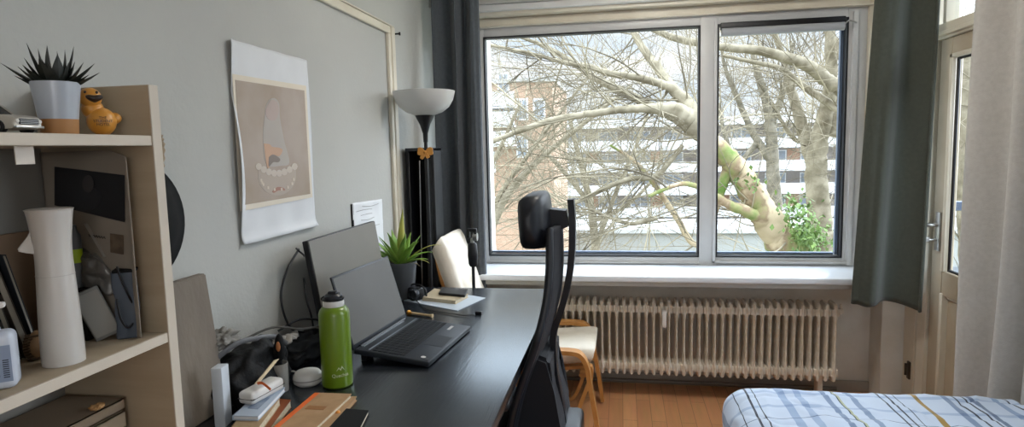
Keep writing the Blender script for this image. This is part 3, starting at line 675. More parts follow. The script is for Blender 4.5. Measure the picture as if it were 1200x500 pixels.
# cable with plug
pl = W(561, 368, Z=DT)
pts = [W(*q, Z=DT+.003) for q in ((488, 352), (500, 362), (520, 366), (540, 369), (556, 369))]
t = thing('charging_cable', 'thin black cable ending in a small plug beside the sheets of paper', 'cable', (pl.x, pl.y, DT))
bm = NB(); tube(bm, smooth_path([tuple(v) for v in pts], 6), .0018, 6); obj('cord', bm, M_black, t, world=True)
bm = NB(); box(bm, (pl.x-.013, pl.y-.008, DT), (pl.x+.013, pl.y+.008, DT+.012), .003, 2); obj('plug', bm, M_black, t, world=True)
# wand
a = W(477, 366, Z=DT+.008); b = W(507, 370, Z=DT+.006)
t = thing('wooden_pen', 'slim light wooden pen with a brass knob lying behind the laptop', 'pen', (a+b)/2)
bm = NB(); tube(bm, [a.lerp(b, k) for k in (.15, .3, .6, .9, 1)], [.005, .0055, .005, .005, .008], 10); obj('shaft', bm, mat('pen_wood', '#cbb189', .4), t, world=True)
bm = NB(); tube(bm, [a.lerp(b, k) for k in (0, .03, .09, .14, .2)], [.004, .010, .011, .006, .0055], 10); obj('brass_knob', bm, mat('brass', '#c08a3e', .3, .8), t, world=True)
# tripod with phone stabiliser behind the desk
GX, GY = W(555, 330, Y=2.74).x, 2.74
def zat(y): return W(554, y, Y=GY).z
t = thing('phone_tripod', 'slim black tripod with a phone clamp standing behind the far end of the desk', 'tripod', (GX, GY, 0))
bm = NB(); tube(bm, [(0, 0, .18), (0, 0, zat(312))], .0075, 12); obj('pole', bm, M_black, t)
bm = NB(); za_, zb_ = zat(312), zat(284); lathe(bm, [(0, za_), (.014, za_), (.020, za_+.012), (.023, za_+.05), (.021, zb_-.01), (.014, zb_), (0, zb_)], 20); obj('grip', bm, M_black, t)
bm = NB(); z_ = zat(284); lathe(bm, [(0, 0), (.009, 0), (.009, .02), (0, .02)], 14, (0, 0, z_)); lathe(bm, [(0, 0), (.018, 0), (.018, .02), (0, .02)], 18, M=Matrix.Translation((.004, 0, z_+.026)) @ Matrix.Rotation(R(90), 4, 'Y')); obj('pan_head', bm, M_chrome, t)
bm = NB(); box(bm, (-.022, -.012, z_+.022), (-.010, .012, z_+.062), .003); box(bm, (-.022, -.010, z_+.05), (.022, .010, z_+.064), .003); box(bm, (.012, -.012, z_+.018), (.022, .012, z_+.05), .003); obj('phone_clamp', bm, M_black, t)
for k in range(3):
    bm = NB(); a_ = R(90+120*k); tube(bm, [(0, 0, .2), (math.cos(a_)*.045, math.sin(a_)*.03, .004)], .006, 8); obj('leg', bm, M_black, t)

# ------------------------------------------------------------------ near things on the desk
# orange-spined kraft notebook, second one, black notebook, books
def hx(q, z): return [W(*p, Z=z) for p in q]
z1 = DT
t = book('notebook', 'kraft notebook with amber bead toggle under the orange-spined one', hx(((328, 510), (376, 463), (418, 464), (372, 514)), z1+.012), z1, .012, M_kraft, cat='notebook', spine=0, edge=mat('kraft_pages', '#b08b63', .8))
bm = NB(); q = W(396, 483, Z=z1+.012); blob(bm, q, (.006, .007, .005), 2); o = obj('toggle_bead', bm, M_amber, t, world=True)
z2 = z1+.012
t = book('notebook', 'kraft notebook with a wide orange spine lying on top beside the bottle', hx(((306, 512), (369, 460), (412, 461.5), (360, 510)), z2+.010), z2, .011, M_kraft, cat='notebook', spine=0)
Qn = hx(((306, 512), (369, 460), (374.5, 460.2), (313, 512)), z2+.0112)
bm = NB(); slab(bm, Qn, z2+.0111, .0008); obj('orange_tape', bm, M_orange, t, world=True, smooth=False)
bm = NB(); slab(bm, hx(((357, 479), (362, 475), (383, 476), (379, 480)), z2+.0112), z2+.0111, .0006); obj('label_stamp', bm, mat('stamp_brown', '#8f6134', .7), t, world=True, smooth=False)
t = book('notebook', 'slim black notebook at the front of the desk, right of the kraft ones', hx(((372, 520), (394, 477), (432, 480.5), (412, 520)), z1+.010), z1, .010, M_black2, cat='notebook', spine=0, edge=mat('cream_pages', '#cfc6b2', .8))
# stack left: rust book, beige book, blue-white book, white box, pen
zst = DT
book('book', 'rust brown hardback at the bottom of the small stack on the desk', hx(((270, 520), (318, 466), (341, 468), (300, 522)), zst+.02), zst, .020, M_rust, spine=0)
book('book', 'beige paperback in the middle of the small stack on the desk', hx(((268, 502), (300, 466), (328, 466), (300, 504)), zst+.038), zst+.020, .018, mat('beige_paperback', '#a58b68', .7), spine=0)
t = book('book', 'blue and white thin book on top of the beige paperback', hx(((272, 487), (311, 452), (334, 454), (302, 488)), zst+.048), zst+.038, .011, mat('bluewhite_cover', '#a9b6c6', .45), spine=0, edge=M_paper)
bm = NB(); slab(bm, hx(((290, 478), (316, 454), (328, 455), (302, 479)), zst+.0495), zst+.0491, .0006); obj('cover_picture', bm, mat('blue_picture', '#5a6b86', .5, col2='#8b98ab', scale=30), t, world=True, smooth=False)
q = hx(((284, 465), (322, 445), (326, 452), (296, 474)), zst+.062)
c = sum(q, Vector())/4
t = thing('white_case', 'small white rounded case leaning on top of the book stack', 'case', (c.x-.004, c.y+.004, zst+.049), math.atan2((q[1]-q[0]).y, (q[1]-q[0]).x)-PI/2)
bm = NB(); box(bm, (-.022, -.055, 0), (.022, .055, .030), .009, 4); obj('shell', bm, M_white, t)
bm = NB(); box(bm, (-.0225, -.0555, .012), (.0225, .0555, .0145), .001, 1); obj('seam', bm, M_ink, t)
a = W(301, 449, Z=zst+.088); b = W(324, 421, Y=a.y+.05)
bm = NB(); band(bm, [a, a.lerp(b, .5), b], .012, .004, axis=(.5, .8, 0)); tag(obj('wooden_spatula', bm, mat('pale_stick', '#d5c3a0', .5)), 'pale flat wooden stick leaning up from the book stack', 'stick')
a = W(302, 449, Z=zst+.09); b = W(317, 456, Z=zst+.084)
bm = NB(); tube(bm, smooth_path([tuple(a), tuple(a.lerp(b, .4)+Vector((0, 0, .006))), tuple(b)], 4), [.0035]*9, 8, flat=.5); tag(obj('ribbon', bm, M_orange), 'short orange ribbon at the foot of the pale wooden stick', 'ribbon')
# white puck
p = W(358, 452, Z=DT); z_ = W(358, 448, Y=p.y).z-DT
t = thing('round_speaker', 'small round white speaker puck between the cup and the green bottle', 'speaker', (p.x, p.y+.015, DT))
bm = NB(); r_ = RW(36, p)/2; lathe(bm, [(0, 0), (r_*.7, 0), (r_*.95, .008), (r_, .018), (r_*.96, .028), (r_*.8, .036), (r_*.4, .040), (0, .041)], 36); obj('shell', bm, M_white, t)
bm = NB(); lathe(bm, [(r_*.99, .0165), (r_*1.006, .017), (r_*1.006, .0195), (r_*.99, .020)], 36); obj('seam_ring', bm, mat('grey_ring', '#8f8d89', .5), t)
bm = NB(); tube(bm, smooth_path([(-.035, .02, .02), (-.06, .03, .022), (-.085, .05, .012)], 4), .0025, 8); obj('cord', bm, M_white, t)
# cup with brushes
p = W(328, 458, Z=DT); p.y -= .016; zt = W(328, 425, Y=p.y+.02).z-DT; rc = RW(21, p)/2
t = thing('pencil_cup', 'pale grey cup holding dark brushes beside the white speaker puck', 'cup', (p.x, p.y+.02, DT))
bm = NB(); lathe(bm, [(0, 0), (rc*.92, 0), (rc*.97, .004), (rc, zt), (rc*.9, zt), (rc*.88, .008), (0, .006)], 32); obj('cup_body', bm, mat('cup_grey', '#8f8b84', .5), t)
bx_ = p.x; by_ = p.y+.02
for i, (ax, ay, hh, lab) in enumerate(((.004, -.004, .075, 'dark rounded brush head standing in the pale cup, with a tan end'), (-.014, .006, .05, 'lower dark brush standing in the pale cup'))):
    t = thing('brush', lab, 'brush', (bx_+ax*.5, by_+ay*.5, DT+.008), 0, 'brushes in the pale cup')
    bm = NB(); tube(bm, [(0, 0, 0), (.004, 0, zt)], .005, 8); obj('handle', bm, M_black, t)
    bm = NB(); blob(bm, (.004, 0, zt+hh*.45), (.013, .011, hh*.5), 3, .1, 4, i); obj('bristles', bm, M_black2, t)
    if i == 0: bm = NB(); blob(bm, (.006, -.010, zt+.04), (.006, .005, .014), 2); obj('tan_tip', bm, mat('tan_tip', '#a8693a', .6), t)
# white binder and big tan board
a0 = W(249, 428, X=-.93); 
t = thing('ring_binder', 'pale blue-white binder standing upright on the desk beside the tan board', 'binder', (-.915, a0.y+.018, DT), R(8))
zt = a0.z-DT
bm = NB(); box(bm, (-.013, -.035, .0), (.013, .0, zt), .003, 2); obj('cover', bm, mat('binder_white', '#c4cbd3', .4), t)
bm = NB(); box(bm, (-.010, -.032, .004), (.010, .002, zt-.004), .001, 1); obj('pages', bm, M_paper, t)
bm = NB()
tl_ = W(232, 320, X=XL+.03); br_ = W(268, 500, Y=tl_.y+.0); 
t = tag(obj('leaning_board', NB(), M_kraft), 'x', 'x'); bpy.data.objects.remove(t)
bm = NB(); y1 = tl_.y; y0 = .999; zt = tl_.z; x_b = br_.x
prism(bm, [(XL+.030, y0, zt), (XL+.052, y0, zt), (x_b+.004, y0, DT), (x_b-.018, y0, DT)], (0, y1-y0, 0)); bmesh.ops.bevel(bm, geom=list(bm.edges), offset=.003, segments=2, affect='EDGES')
tag(obj('leaning_board', bm, mat('tan_fibreboard', '#84796b', .8, col2='#655c52', scale=3, bump=.2, bscale=60, stretch=(1, 1, .5))), 'tall grey-tan board leaning on the wall next to the bookcase', 'board')

# black bag heap with cables and grey cloth
def bagheap():
    c = W(292, 440, Z=DT); 
    t = thing('black_bag', 'black crumpled bag slumped on the desk against the wall', 'bag', (-.955, 1.45, DT))
    bm = NB(); vs = blob(bm, (0, 0, .05), (.075, .135, .082), 5, .25, 2.4, 3)
    for v in vs:
        v.co.z = max(.001, v.co.z+.016*noise.noise(v.co*22)); v.co.x = max(v.co.x, -.10)
    obj('bag_body', bm, mat('black_nylon', '#07080a', .6, bump=.3, bscale=80, spec=.25), t, ang=180)
    bm = NB(); tube(bm, smooth_path([(-.03, -.10, .125), (.0, -.06, .15), (.02, 0, .145), (.03, .06, .13), (.04, .10, .10)], 6), .007, 8, flat=.4); obj('zip_seam', bm, mat('zip_grey', '#5a5b5e', .5), t)
    # bundle of rolled cables behind
    t = thing('cable_pouch', 'dark heap of cloth pouch and cables behind the green bottle', 'pouch', (-.965, 1.72, DT))
    bm = NB(); vs = blob(bm, (0, 0, .03), (.06, .12, .045), 5, .3, 3, 8)
    for v in vs: v.co.z = max(.001, v.co.z+.012*noise.noise(v.co*25)); v.co.x = max(v.co.x, -.08)
    obj('pouch_body', bm, M_black2, t, ang=180)
    for i, pts in enumerate(([(-.09, -.19, .10), (-.03, -.11, .125), (.03, -.05, .105), (.06, .02, .10), (.03, .09, .11)], [(-.04, -.06, .10), (.0, .0, .12), (.05, .06, .10), (.02, .12, .09)])):
        bm = NB(); tube(bm, smooth_path(pts, 6), .0035, 8); obj('cord', bm, M_black if i else mat('grey_cord', '#55534e', .6), t)
    t = None
    bm = NB(); vs = blob(bm, (0, 0, .0), (.030, .038, .022), 4, .7, 3.2, 6)
    p = W(266, 393, X=-.985)
    bmesh.ops.translate(bm, vec=(-.995, p.y, p.z-.008), verts=bm.verts); tag(obj('grey_cloth', bm, mat('grey_cloth', '#7d7a74', .9), ang=180), 'small crumpled grey cloth on top of the black bag by the wall', 'cloth')
    bm = NB()
    def f(u, v):
        a = W(312+36*u, 402-14*u+8*v, X=-.95+.03*v); n_ = noise.noise(Vector((u*5, v*3, 2)))
        return Vector((a.x+.02*n_, a.y, a.z+.010*noise.noise(Vector((u*7, v*4, 7)))))
    grid(bm, 26, 8, f); tag(obj('grey_scarf', bm, mat('scarf_grey', '#8b8781', .9), ang=180, solid=.006), 'rumpled light grey fabric strip lying over the black bag and cables', 'fabric')
bagheap()

# ------------------------------------------------------------------ poster and note on the left wall
def onwall(y, z, off): return Vector((XL+off, y, z))
def poster():
    y0, y1, z0, z1 = 1.578, 2.017, 1.131, 1.696
    t = thing('poster', 'tall pale print with a faded brown picture taped to the left wall', 'poster', (XL, (y0+y1)/2, z0))
    def f(u, v):
        y = y0+(y1-y0)*u + (.012*math.sin(v*PI) if u < .001 else 0)*0; c = .003+.016*max(0, (.12-u)/.12)**2*abs(math.sin(v*4.2)) + .02*max(0, (.06-v)/.06)**2*.6 + .004*math.sin(u*9+v*3)**2
        return Vector((XL+c, y, z0+(z1-z0)*v))
    bm = NB(); grid(bm, 40, 48, f); obj('sheet', bm, mat('poster_sheet', '#d4d7da', .6), t, world=True, ang=180, solid=.0004)
    def rel(px, py, off): q = W(px, py, X=XL+off); return q
    def quad(corn, off, name, m):
        bm = NB(); P = [rel(*c, off) for c in corn]; prism(bm, P, (.0006, 0, 0)); return obj(name, bm, m, t, world=True, smooth=False)
    quad(((272, 86.5), (358.5, 100.5), (366, 231), (281.5, 247.5)), .0085, 'print_border', mat('print_cream', '#d8cfbe', .6))
    quad(((275.5, 93.5), (356.5, 106), (363.5, 227), (286, 240)), .0094, 'picture', mat('picture_brown', '#a4968a', .5, col2='#94826f', scale=5))
    def shape(px, off, name, m, n=4):
        bm = NB(); P = [rel(a, b, off) for a, b in smooth_path(list(px)+[px[0]], n)[:-1]]; prism(bm, P, (.0005, 0, 0)); return obj(name, bm, m, t, world=True, smooth=False)
    shape(((311, 126), (315, 117), (322, 115), (327, 122), (328, 138), (333, 165), (339, 190), (330, 194), (312, 192), (308, 160)), .0102, 'pale_figure', mat('fig_grey', '#a9a19a', .6))
    shape(((313, 124), (318, 117), (324, 119), (327, 128), (323, 140), (315, 140), (311, 132)), .0108, 'pink_head', mat('fig_pink', '#ae9d96', .6))
    shape(((309, 168), (316, 169), (319, 172), (327, 173), (331, 176), (327, 183), (319, 181), (317, 192), (313, 196)), .0109, 'orange_patch', mat('fig_orange', '#bd9a80', .6))
    shape(((315, 184), (320, 181), (328, 186), (326, 190), (320, 190), (315, 195)), .0115, 'dark_patch', mat('fig_dark', '#7d726b', .6))
    # scalloped white arc above a pale disc
    shape(((303, 196), (312, 200), (326, 204), (340, 200), (346, 196), (346, 212), (338, 224), (325, 229), (311, 224), (303, 212)), .0102, 'pale_disc', mat('fig_disc', '#a99c90', .6))
    bm = NB()
    for k in range(8):
        a = k/7; px = 303+42*a; py = 195+8*math.sin(PI*a)
        P = [rel(px+3.6*math.cos(i*PI/4), py+4.2*math.sin(i*PI/4), .0109) for i in range(8)]; prism(bm, P, (.0005+.00005*k, 0, 0))
    obj('scalloped_arc', bm, mat('fig_cream', '#bdb3a8', .6), t, world=True, smooth=False)
    shape(((319, 224), (325, 219), (332, 220), (334, 223), (326, 223), (321, 226)), .0108, 'small_mark', mat('fig_red', '#9c7163', .6), 2)
    bm = NB()
    for k in range(9):
        a = R(215 - 9*0 - k*32/1.0*.32 - 0); px = 325+19*math.cos(R(200-k*25)); py = 210+12*abs(math.sin(R(200-k*25)))
        P = [rel(px+dx_, py+dy_, .0109) for dx_, dy_ in ((-1.2, -1.6), (1.0, -1.6), (1.2, 1.6), (-1.0, 1.6))]; prism(bm, P, (.0004+.00005*k, 0, 0))
    obj('arc_lettering', bm, mat('fig_letter', '#c4b7a8', .6), t, world=True, smooth=False)
poster()
def note():
    c = [(411, 238), (445, 232.5), (449, 262), (447, 300), (421, 300), (413, 268)]
    t = thing('wall_note', 'crinkled white sheet with faint pencil marks pinned above the monitor', 'note', W(430, 250, X=XL))
    A, B = W(411, 238, X=XL), W(446, 233, X=XL); z0 = W(425, 298, X=XL).z
    def f(u, v):
        y = A.y+(B.y-A.y)*u; z = A.z+(B.z-A.z)*u; z = z+(z0-z)*v
        return Vector((XL+.006+.005*noise.noise(Vector((u*4, v*4, 1))), y+.03*v*0, z))
    bm = NB(); grid(bm, 20, 20, f); obj('sheet', bm, M_paper, t, world=True, ang=180, solid=.0006)
    bm = NB(); rnd = random.Random(2)
    for k in range(10):
        u0, v = rnd.uniform(.08, .3), .08+k*.085; u1 = u0+rnd.uniform(.3, .55); a = f(u0, v); b = f(u1, v); tube(bm, smooth_path([tuple(a+Vector((.004, 0, 0))), tuple((a+b)/2+Vector((.0045, 0, rnd.uniform(-.006, .006)))), tuple(b+Vector((.004, 0, 0)))], 4), .0009, 4)
    obj('pencil_marks', bm, mat('pencil', '#8f8f8d', .7), t, world=True)
    bm = NB(); box(bm, (XL+.001, A.y-.004, A.z-.13), (XL+.006, A.y+.010, A.z-.004), .001, 1); obj('dark_edge', bm, M_black2, t, world=True)
note()

# ------------------------------------------------------------------ bookcase
BY = .986; BXF = -.815; BZ = 1.507; y_s = -.25
def bookcase():
    t = thing('bookcase', 'birch and white bookcase against the left wall, nearest the viewer', 'bookcase', ((XL+BXF)/2, (BY+y_s)/2, 0))
    bm = NB(); box(bm, (XL+.004, BY, 0), (BXF, BY+.02, BZ), .0015, 1); obj('side_panel', bm, M_shelf, t, world=True)
    bm = NB(); box(bm, (XL+.004, y_s-.02, 0), (BXF, y_s, BZ), .0015, 1); obj('side_panel', bm, M_shelf, t, world=True)
    bm = NB(); box(bm, (BXF-.001, BY-.001, 0), (BXF+.002, BY+.021, BZ), .001, 1); obj('edge_strip', bm, M_shelfe, t, world=True)
    for zz in (1.418, 1.062, .70, .36, .06):
        th = .017
        bm = NB(); box(bm, (XL+.01, y_s, zz-th), (BXF-.006, BY, zz), .001, 1); s = obj('shelf', bm, M_shelf, t, world=True)
        bm = NB(); box(bm, (BXF-.007, y_s, zz-th-.0005), (BXF-.001, BY, zz+.0005), .001, 1); obj('shelf_edge', bm, M_shelfe, s, world=True)
    bm = NB(); box(bm, (XL+.005, y_s, .05), (XL+.009, BY, 1.41)); obj('back_panel', bm, mat('back_grey', '#76736c', .8), t, world=True)
bookcase()
SH1, SH2, SH3 = 1.418, 1.062, .70
# price tag like white paper under the top shelf
p = W(16, 166, X=BXF-.02); q = W(41, 192, X=BXF-.02)
bm = NB(); box(bm, (BXF-.021, p.y, q.z), (BXF-.0195, q.y, SH1-.0175)); tag(obj('paper_tag', bm, mat('tag_paper', '#cfc8bd', .7), smooth=False), 'small blank white paper tag hanging under the top shelf of the bookcase', 'paper tag')

# ---- toy car on top shelf
def car():
    # local: front +Y. length L
    f0 = W(58, 147, Z=SH1); L = .17; w = .068
    t = thing('toy_car', 'small silver toy saloon car on the top shelf, left of the potted succulent', 'toy car', (-.905, .772, SH1), R(-84)); t.scale = (.74, .74, .74)
    M_sil = mat('toy_silver', '#b3ada2', .3, .3, coat=.5)
    # body: loft of cross-sections along Y
    secs = [(-.085, .014, .030, .028), (-.080, .010, .036, .033), (-.045, .009, .039, .0345), (0, .009, .040, .0345), (.045, .009, .038, .034), (.078, .010, .035, .033), (.085, .014, .030, .029)]
    bm = NB(); rings = []
    for y, zb, zt, hw in secs:
        pr = [(-hw, zb), (-hw*1.02, zb+(zt-zb)*.5), (-hw*.95, zt-.002), (-hw*.80, zt), (0, zt+.001), (hw*.80, zt), (hw*.95, zt-.002), (hw*1.02, zb+(zt-zb)*.5), (hw, zb)]
        rings.append([bm.verts.new((a, y, b)) for a, b in pr])
    for i in range(len(rings)-1):
        for k in range(9): bm.faces.new((rings[i][k], rings[i][(k+1) % 9], rings[i+1][(k+1) % 9], rings[i+1][k]))
    bm.faces.new(rings[0]); bm.faces.new(rings[-1][::-1]); obj('car_body', bm, M_sil, t, ang=35)
    def cab(z0, z1, sh, name, m, g=0):
        bm = NB(); a = [(-.030+g, -.062+g, z0), (.030-g, -.062+g, z0), (.030-g, .030-g, z0), (-.030+g, .030-g, z0)]; b = [(-.024, -.045, z1), (.024, -.045, z1), (.024, .008, z1), (-.024, .008, z1)]
        A = [bm.verts.new(p) for p in a]; B = [bm.verts.new(p) for p in b]
        for i in range(4): bm.faces.new((A[i], A[(i+1) % 4], B[(i+1) % 4], B[i]))
        bm.faces.new(B); bm.faces.new(A[::-1]); return obj(name, bm, m, t, ang=20)
    cab(.038, .0575, 0, 'windows', mat('toy_glass', '#22262a', .15))
    bm = NB(); box(bm, (-.025, -.047, .0565), (.025, .010, .0605), .002, 2); obj('roof', bm, M_sil, t)
    for sx_ in (-1, 1):
        for a, b in (((.030, .031, .038), (.0245, .009, .058)), ((.030, -.062, .038), (.0245, -.046, .058)), ((.0305, -.015, .038), (.0250, -.018, .058))): bm = NB(); tube(bm, [(sx_*a[0], a[1], a[2]), (sx_*b[0], b[1], b[2])], .0017, 6); obj('window_pillar', bm, M_sil, t)
    for x in (-.031, .031):
        for y in (-.052, .052):
            bm = NB(); lathe(bm, [(0, -.006), (.0125, -.006), (.0135, -.004), (.0135, .004), (.0125, .006), (0, .006)], 20, M=Matrix.Translation((x, y, .0138)) @ Matrix.Rotation(PI/2, 4, 'Y')); wl = obj('wheel', bm, M_black, t)
            bm = NB(); s_ = 1 if x > 0 else -1; lathe(bm, [(0, 0), (.0075, 0), (.0065, .0012), (0, .002)], 16, M=Matrix.Translation((x+s_*.0062, y, .0138)) @ Matrix.Rotation(PI/2*s_, 4, 'Y')); obj('hubcap', bm, M_chrome, wl)
    bm = NB(); box(bm, (-.023, .083, .018), (.023, .0865, .029), .001, 1); obj('grille', bm, M_black, t)
    for x in (-.0265, .0265): bm = NB(); lathe(bm, [(0, 0), (.0042, 0), (.0036, .002), (0, .003)], 14, M=Matrix.Translation((x, .0845, .0245)) @ Matrix.Rotation(-PI/2, 4, 'X')); obj('headlight', bm, mat('headlight', '#d5d3cb', .15), t)
    bm = NB(); box(bm, (-.033, .082, .0105), (.033, .089, .0155), .0015, 2); obj('bumper', bm, M_chrome, t); bm = NB(); box(bm, (-.033, -.089, .0105), (.033, -.082, .0155), .0015, 2); obj('bumper', bm, M_chrome, t)
    bm = NB(); 
    for k in range(3): box(bm, (-.021, .0862, .0195+k*.003), (.021, .0870, .0202+k*.003))
    obj('grille_bar', bm, M_chrome, t)
car()
# ---- succulent
def succulent():
    c_ = W(67, 120, X=-.868); cxx, cy_ = -.868, c_.y
    zt = W(67, 97, X=-.868).z-SH1; r1 = RW(61, (cxx, cy_, SH1+.05))/2
    t = thing('potted_succulent', 'dark spiky succulent in a pale grey tapered pot on the top shelf', 'potted plant', (cxx, cy_, SH1))
    zm = zt*.30
    bm = NB(); lathe(bm, [(0, zm), (r1*.80, zm), (r1, zt-.002), (r1, zt), (r1*.93, zt), (r1*.9, zt-.012), (0, zt-.012)], 40); obj('pot', bm, M_potw, t)
    bm = NB(); lathe(bm, [(0, 0), (r1*.74, 0), (r1*.76, .002), (r1*.80, zm), (0, zm)], 40); o = obj('pot_base', bm, M_cork, t); o['label'] = 'tan base of the pot'
    bm = NB(); blob(bm, (0, 0, zt-.012), (r1*.88, r1*.88, .005), 3, .2, 6); obj('soil', bm, M_soil, t)
    bm = NB()
    def spike(a, el, L, w):
        d = Vector((math.cos(a)*math.cos(el), math.sin(a)*math.cos(el), math.sin(el))); sd = d.cross(Vector((0, 0, 1)))
        if sd.length < .02: sd = Vector((1, 0, 0))
        sd.normalize(); nn = sd.cross(d).normalized(); b0 = Vector((math.cos(a)*.006, math.sin(a)*.006, zt-.012)); rings = []
        for i, (k, ww) in enumerate(((0, .75), (.25, 1), (.5, .85), (.75, .5), (1, .02))):
            c = b0+d*L*k+nn*(L*.10*k*k); rings.append([bm.verts.new(c+sd*w*ww), bm.verts.new(c-nn*w*.35*ww), bm.verts.new(c-sd*w*ww), bm.verts.new(c-nn*w*.05*ww+nn*w*.25*ww)])
        for i in range(4):
            for k in range(4): bm.faces.new((rings[i][k], rings[i][(k+1) % 4], rings[i+1][(k+1) % 4], rings[i+1][k]))
        bm.faces.new(rings[-1])
    # target silhouettes in the photo, in the camera-facing plane
    vx = Vector((rt.x, rt.y, 0)).normalized(); ax0 = R(42)
    for ddeg, L in ((152, .088), (160, .062), (138, .062), (116, .092), (106, .080), (96, .086), (84, .075), (66, .092), (48, .070), (34, .082), (22, .078), (26, .06), (128, .07), (75, .08)):
        a = ax0 if ddeg < 90 else ax0+PI; el = R(ddeg if ddeg < 90 else 180-ddeg); jit = R((ddeg*37) % 50-25); spike(a+jit, el, L*.80, .0115)
    rnd = random.Random(3)
    for i in range(22): spike(rnd.uniform(0, 2*PI), R(rnd.uniform(25, 78)), rnd.uniform(.032, .055), .011)
    obj('leaves', bm, M_leafd, t, ang=30)
succulent()
# ---- duck
def duck():
    c = W(119, 140, X=-.862); vr = Vector((c.x, c.y, 0)).normalized()   # away from the viewer
    t = thing('rubber_duck', 'orange rubber duck with dark bill and printed lettering beside the succulent', 'rubber duck', (c.x, c.y, SH1), math.atan2(vr.y, vr.x)-PI/2)
    rb = RW(36, c)/2; hw = -RW(11, c); hz_ = W(106, 114, X=-.862).z; hp = Vector((hw, 0, hz_)); cx_ = 0
    bm = NB(); vs = blob(bm, (0, 0, .024), (rb, .026, .0235), 4)
    for v in vs:
        if v.co.z < .003: v.co.z = .001
    vs = blob(bm, (hp.x-cx_, -.004, hp.z-SH1), (.0165, .017, .0165), 4)
    blob(bm, (hp.x-cx_+.002, .001, (hz_-SH1+.026)/2), (.0165, .016, .016), 3); obj('duck_body', bm, M_duck, t, ang=180)
    bm = NB(); vs = blob(bm, (0, 0, 0), (.0125, .010, .0060), 3); 
    for v in vs: v.co.z += .0035*abs(v.co.x)/.0115
    bmesh.ops.translate(bm, vec=(hp.x-cx_+.006, -.019, hp.z-SH1-.003), verts=bm.verts); obj('bill', bm, M_bill, t)
    for s_ in (-1, 1): bm = NB(); blob(bm, (hp.x-cx_+.002+s_*.008, -.0175, hp.z-SH1+.008), (.0022, .0014, .0026), 2); obj('eye', bm, M_bill, t)
    bm = NB(); blob(bm, (rb*.8, .008, .030), (.012, .010, .010), 3); obj('tail', bm, M_duck, t)
    for k, (s_, zz, yy) in enumerate((('THE', .0290, -.0266), ('STUDENT', .0235, -.0272), ('HOTEL', .0178, -.0268))):
        v = Vector((0, -1, 0)); M = Matrix(((1, 0, 0, .002), (0, 0, -1, yy), (0, 1, 0, zz), (0, 0, 0, 1)))
        textmesh(s_, .0062, Matrix.Translation((0, 0, 0)) @ M, M_ink, 'lettering', t, world=False, wrap=.06)
duck()

# ---- middle shelf
def mid():
    # white spray bottle
    c = Vector((-.868, 0, SH2)); c.y = W(73, 400, X=c.x).y; zt = W(66, 243, X=c.x).z-SH2
    def wr(px): return RW(px, c)/2
    t = thing('spray_bottle', 'tall glossy white waisted spray bottle at the front of the middle shelf', 'spray bottle', c, 0)
    H = zt
    prof = [(0, 0), (wr(48), 0), (wr(52), .003), (wr(53), .010), (wr(53), H*.12), (wr(51), H*.3), (wr(49), H*.42), (wr(46.5), H*.57), (wr(45), H*.68), (wr(46), H*.78), (wr(50), H*.88), (wr(54), H*.955), (wr(56), H*.985), (wr(54), H), (0, H+.001)]
    bm = NB(); lathe(bm, [(r_, z_) for r_, z_ in smooth_path(prof[:], 3)], 48)
    obj('bottle_body', bm, M_bottle, t)
    bm = NB(); r_ = wr(46.6); lathe(bm, [(r_-.001, H*.575), (r_+.0004, H*.575), (r_+.0004, H*.579), (r_-.001, H*.579)], 48); obj('seam', bm, mat('seam_grey', '#a9a49d', .5), t)
    # trigger on the left
    l = Vector((-.66, -.75, 0)).normalized()
    bm = NB(); a = Vector((0, 0, H*.90))+l*wr(44); P = [a, a+l*.004+Vector((0, 0, -.014)), a+l*.020+Vector((0, 0, -.036)), a+l*.012+Vector((0, 0, -.040)), a+l*(-.006)+Vector((0, 0, -.045)), a+Vector((0, 0, -.02))]
    prism(bm, P, Vector((l.y, -l.x, 0))*.014, Matrix.Translation(-Vector((l.y, -l.x, 0))*.007)); bmesh.ops.bevel(bm, geom=list(bm.edges), offset=.002, segments=2, affect='EDGES'); obj('trigger', bm, M_bottle, t)
    # soap dispenser
    Y = .712; zt = W(6, 375, X=-.862).z-SH2
    t = thing('soap_dispenser', 'pump soap bottle with a pale blue label at the left end of the middle shelf', 'soap bottle', (-.872, Y, SH2), R(38))
    bm = NB(); box(bm, (-.030, -.018, 0), (.030, .018, zt-.012), .010, 4); lathe(bm, [(.014, zt-.014), (.014, zt-.008), (.0, zt-.008)], 20); obj('bottle_body', bm, mat('soap_body', '#b9c0cb', .25), t)
    bm = NB(); box(bm, (-.026, -.0186, .012), (.026, -.0180, zt-.03)); lb = obj('front_label', bm, mat('soap_label', '#8391a8', .5), t)
    bm = NB(); 
    for k in range(7): box(bm, (-.020, -.0190, .020+k*.005), (.012 - (k % 3)*.006, -.0186, .022+k*.005))
    for k in range(9): box(bm, (.016, -.0190, .018+k*.003), (.023, -.0186, .0195+k*.003))
    obj('label_print', bm, mat('label_ink', '#2c3442', .5), t)
    bm = NB(); lathe(bm, [(0, zt-.010), (.013, zt-.010), (.013, zt+.004), (.006, zt+.006), (.0055, zt+.022), (0, zt+.022)], 20); box(bm, (-.006, -.007, zt+.020), (.022, .007, zt+.028), .003, 2); obj('pump', bm, M_white, t)
def vdir_right(): return Vector((rt.x, rt.y, 0)).normalized()
mid()
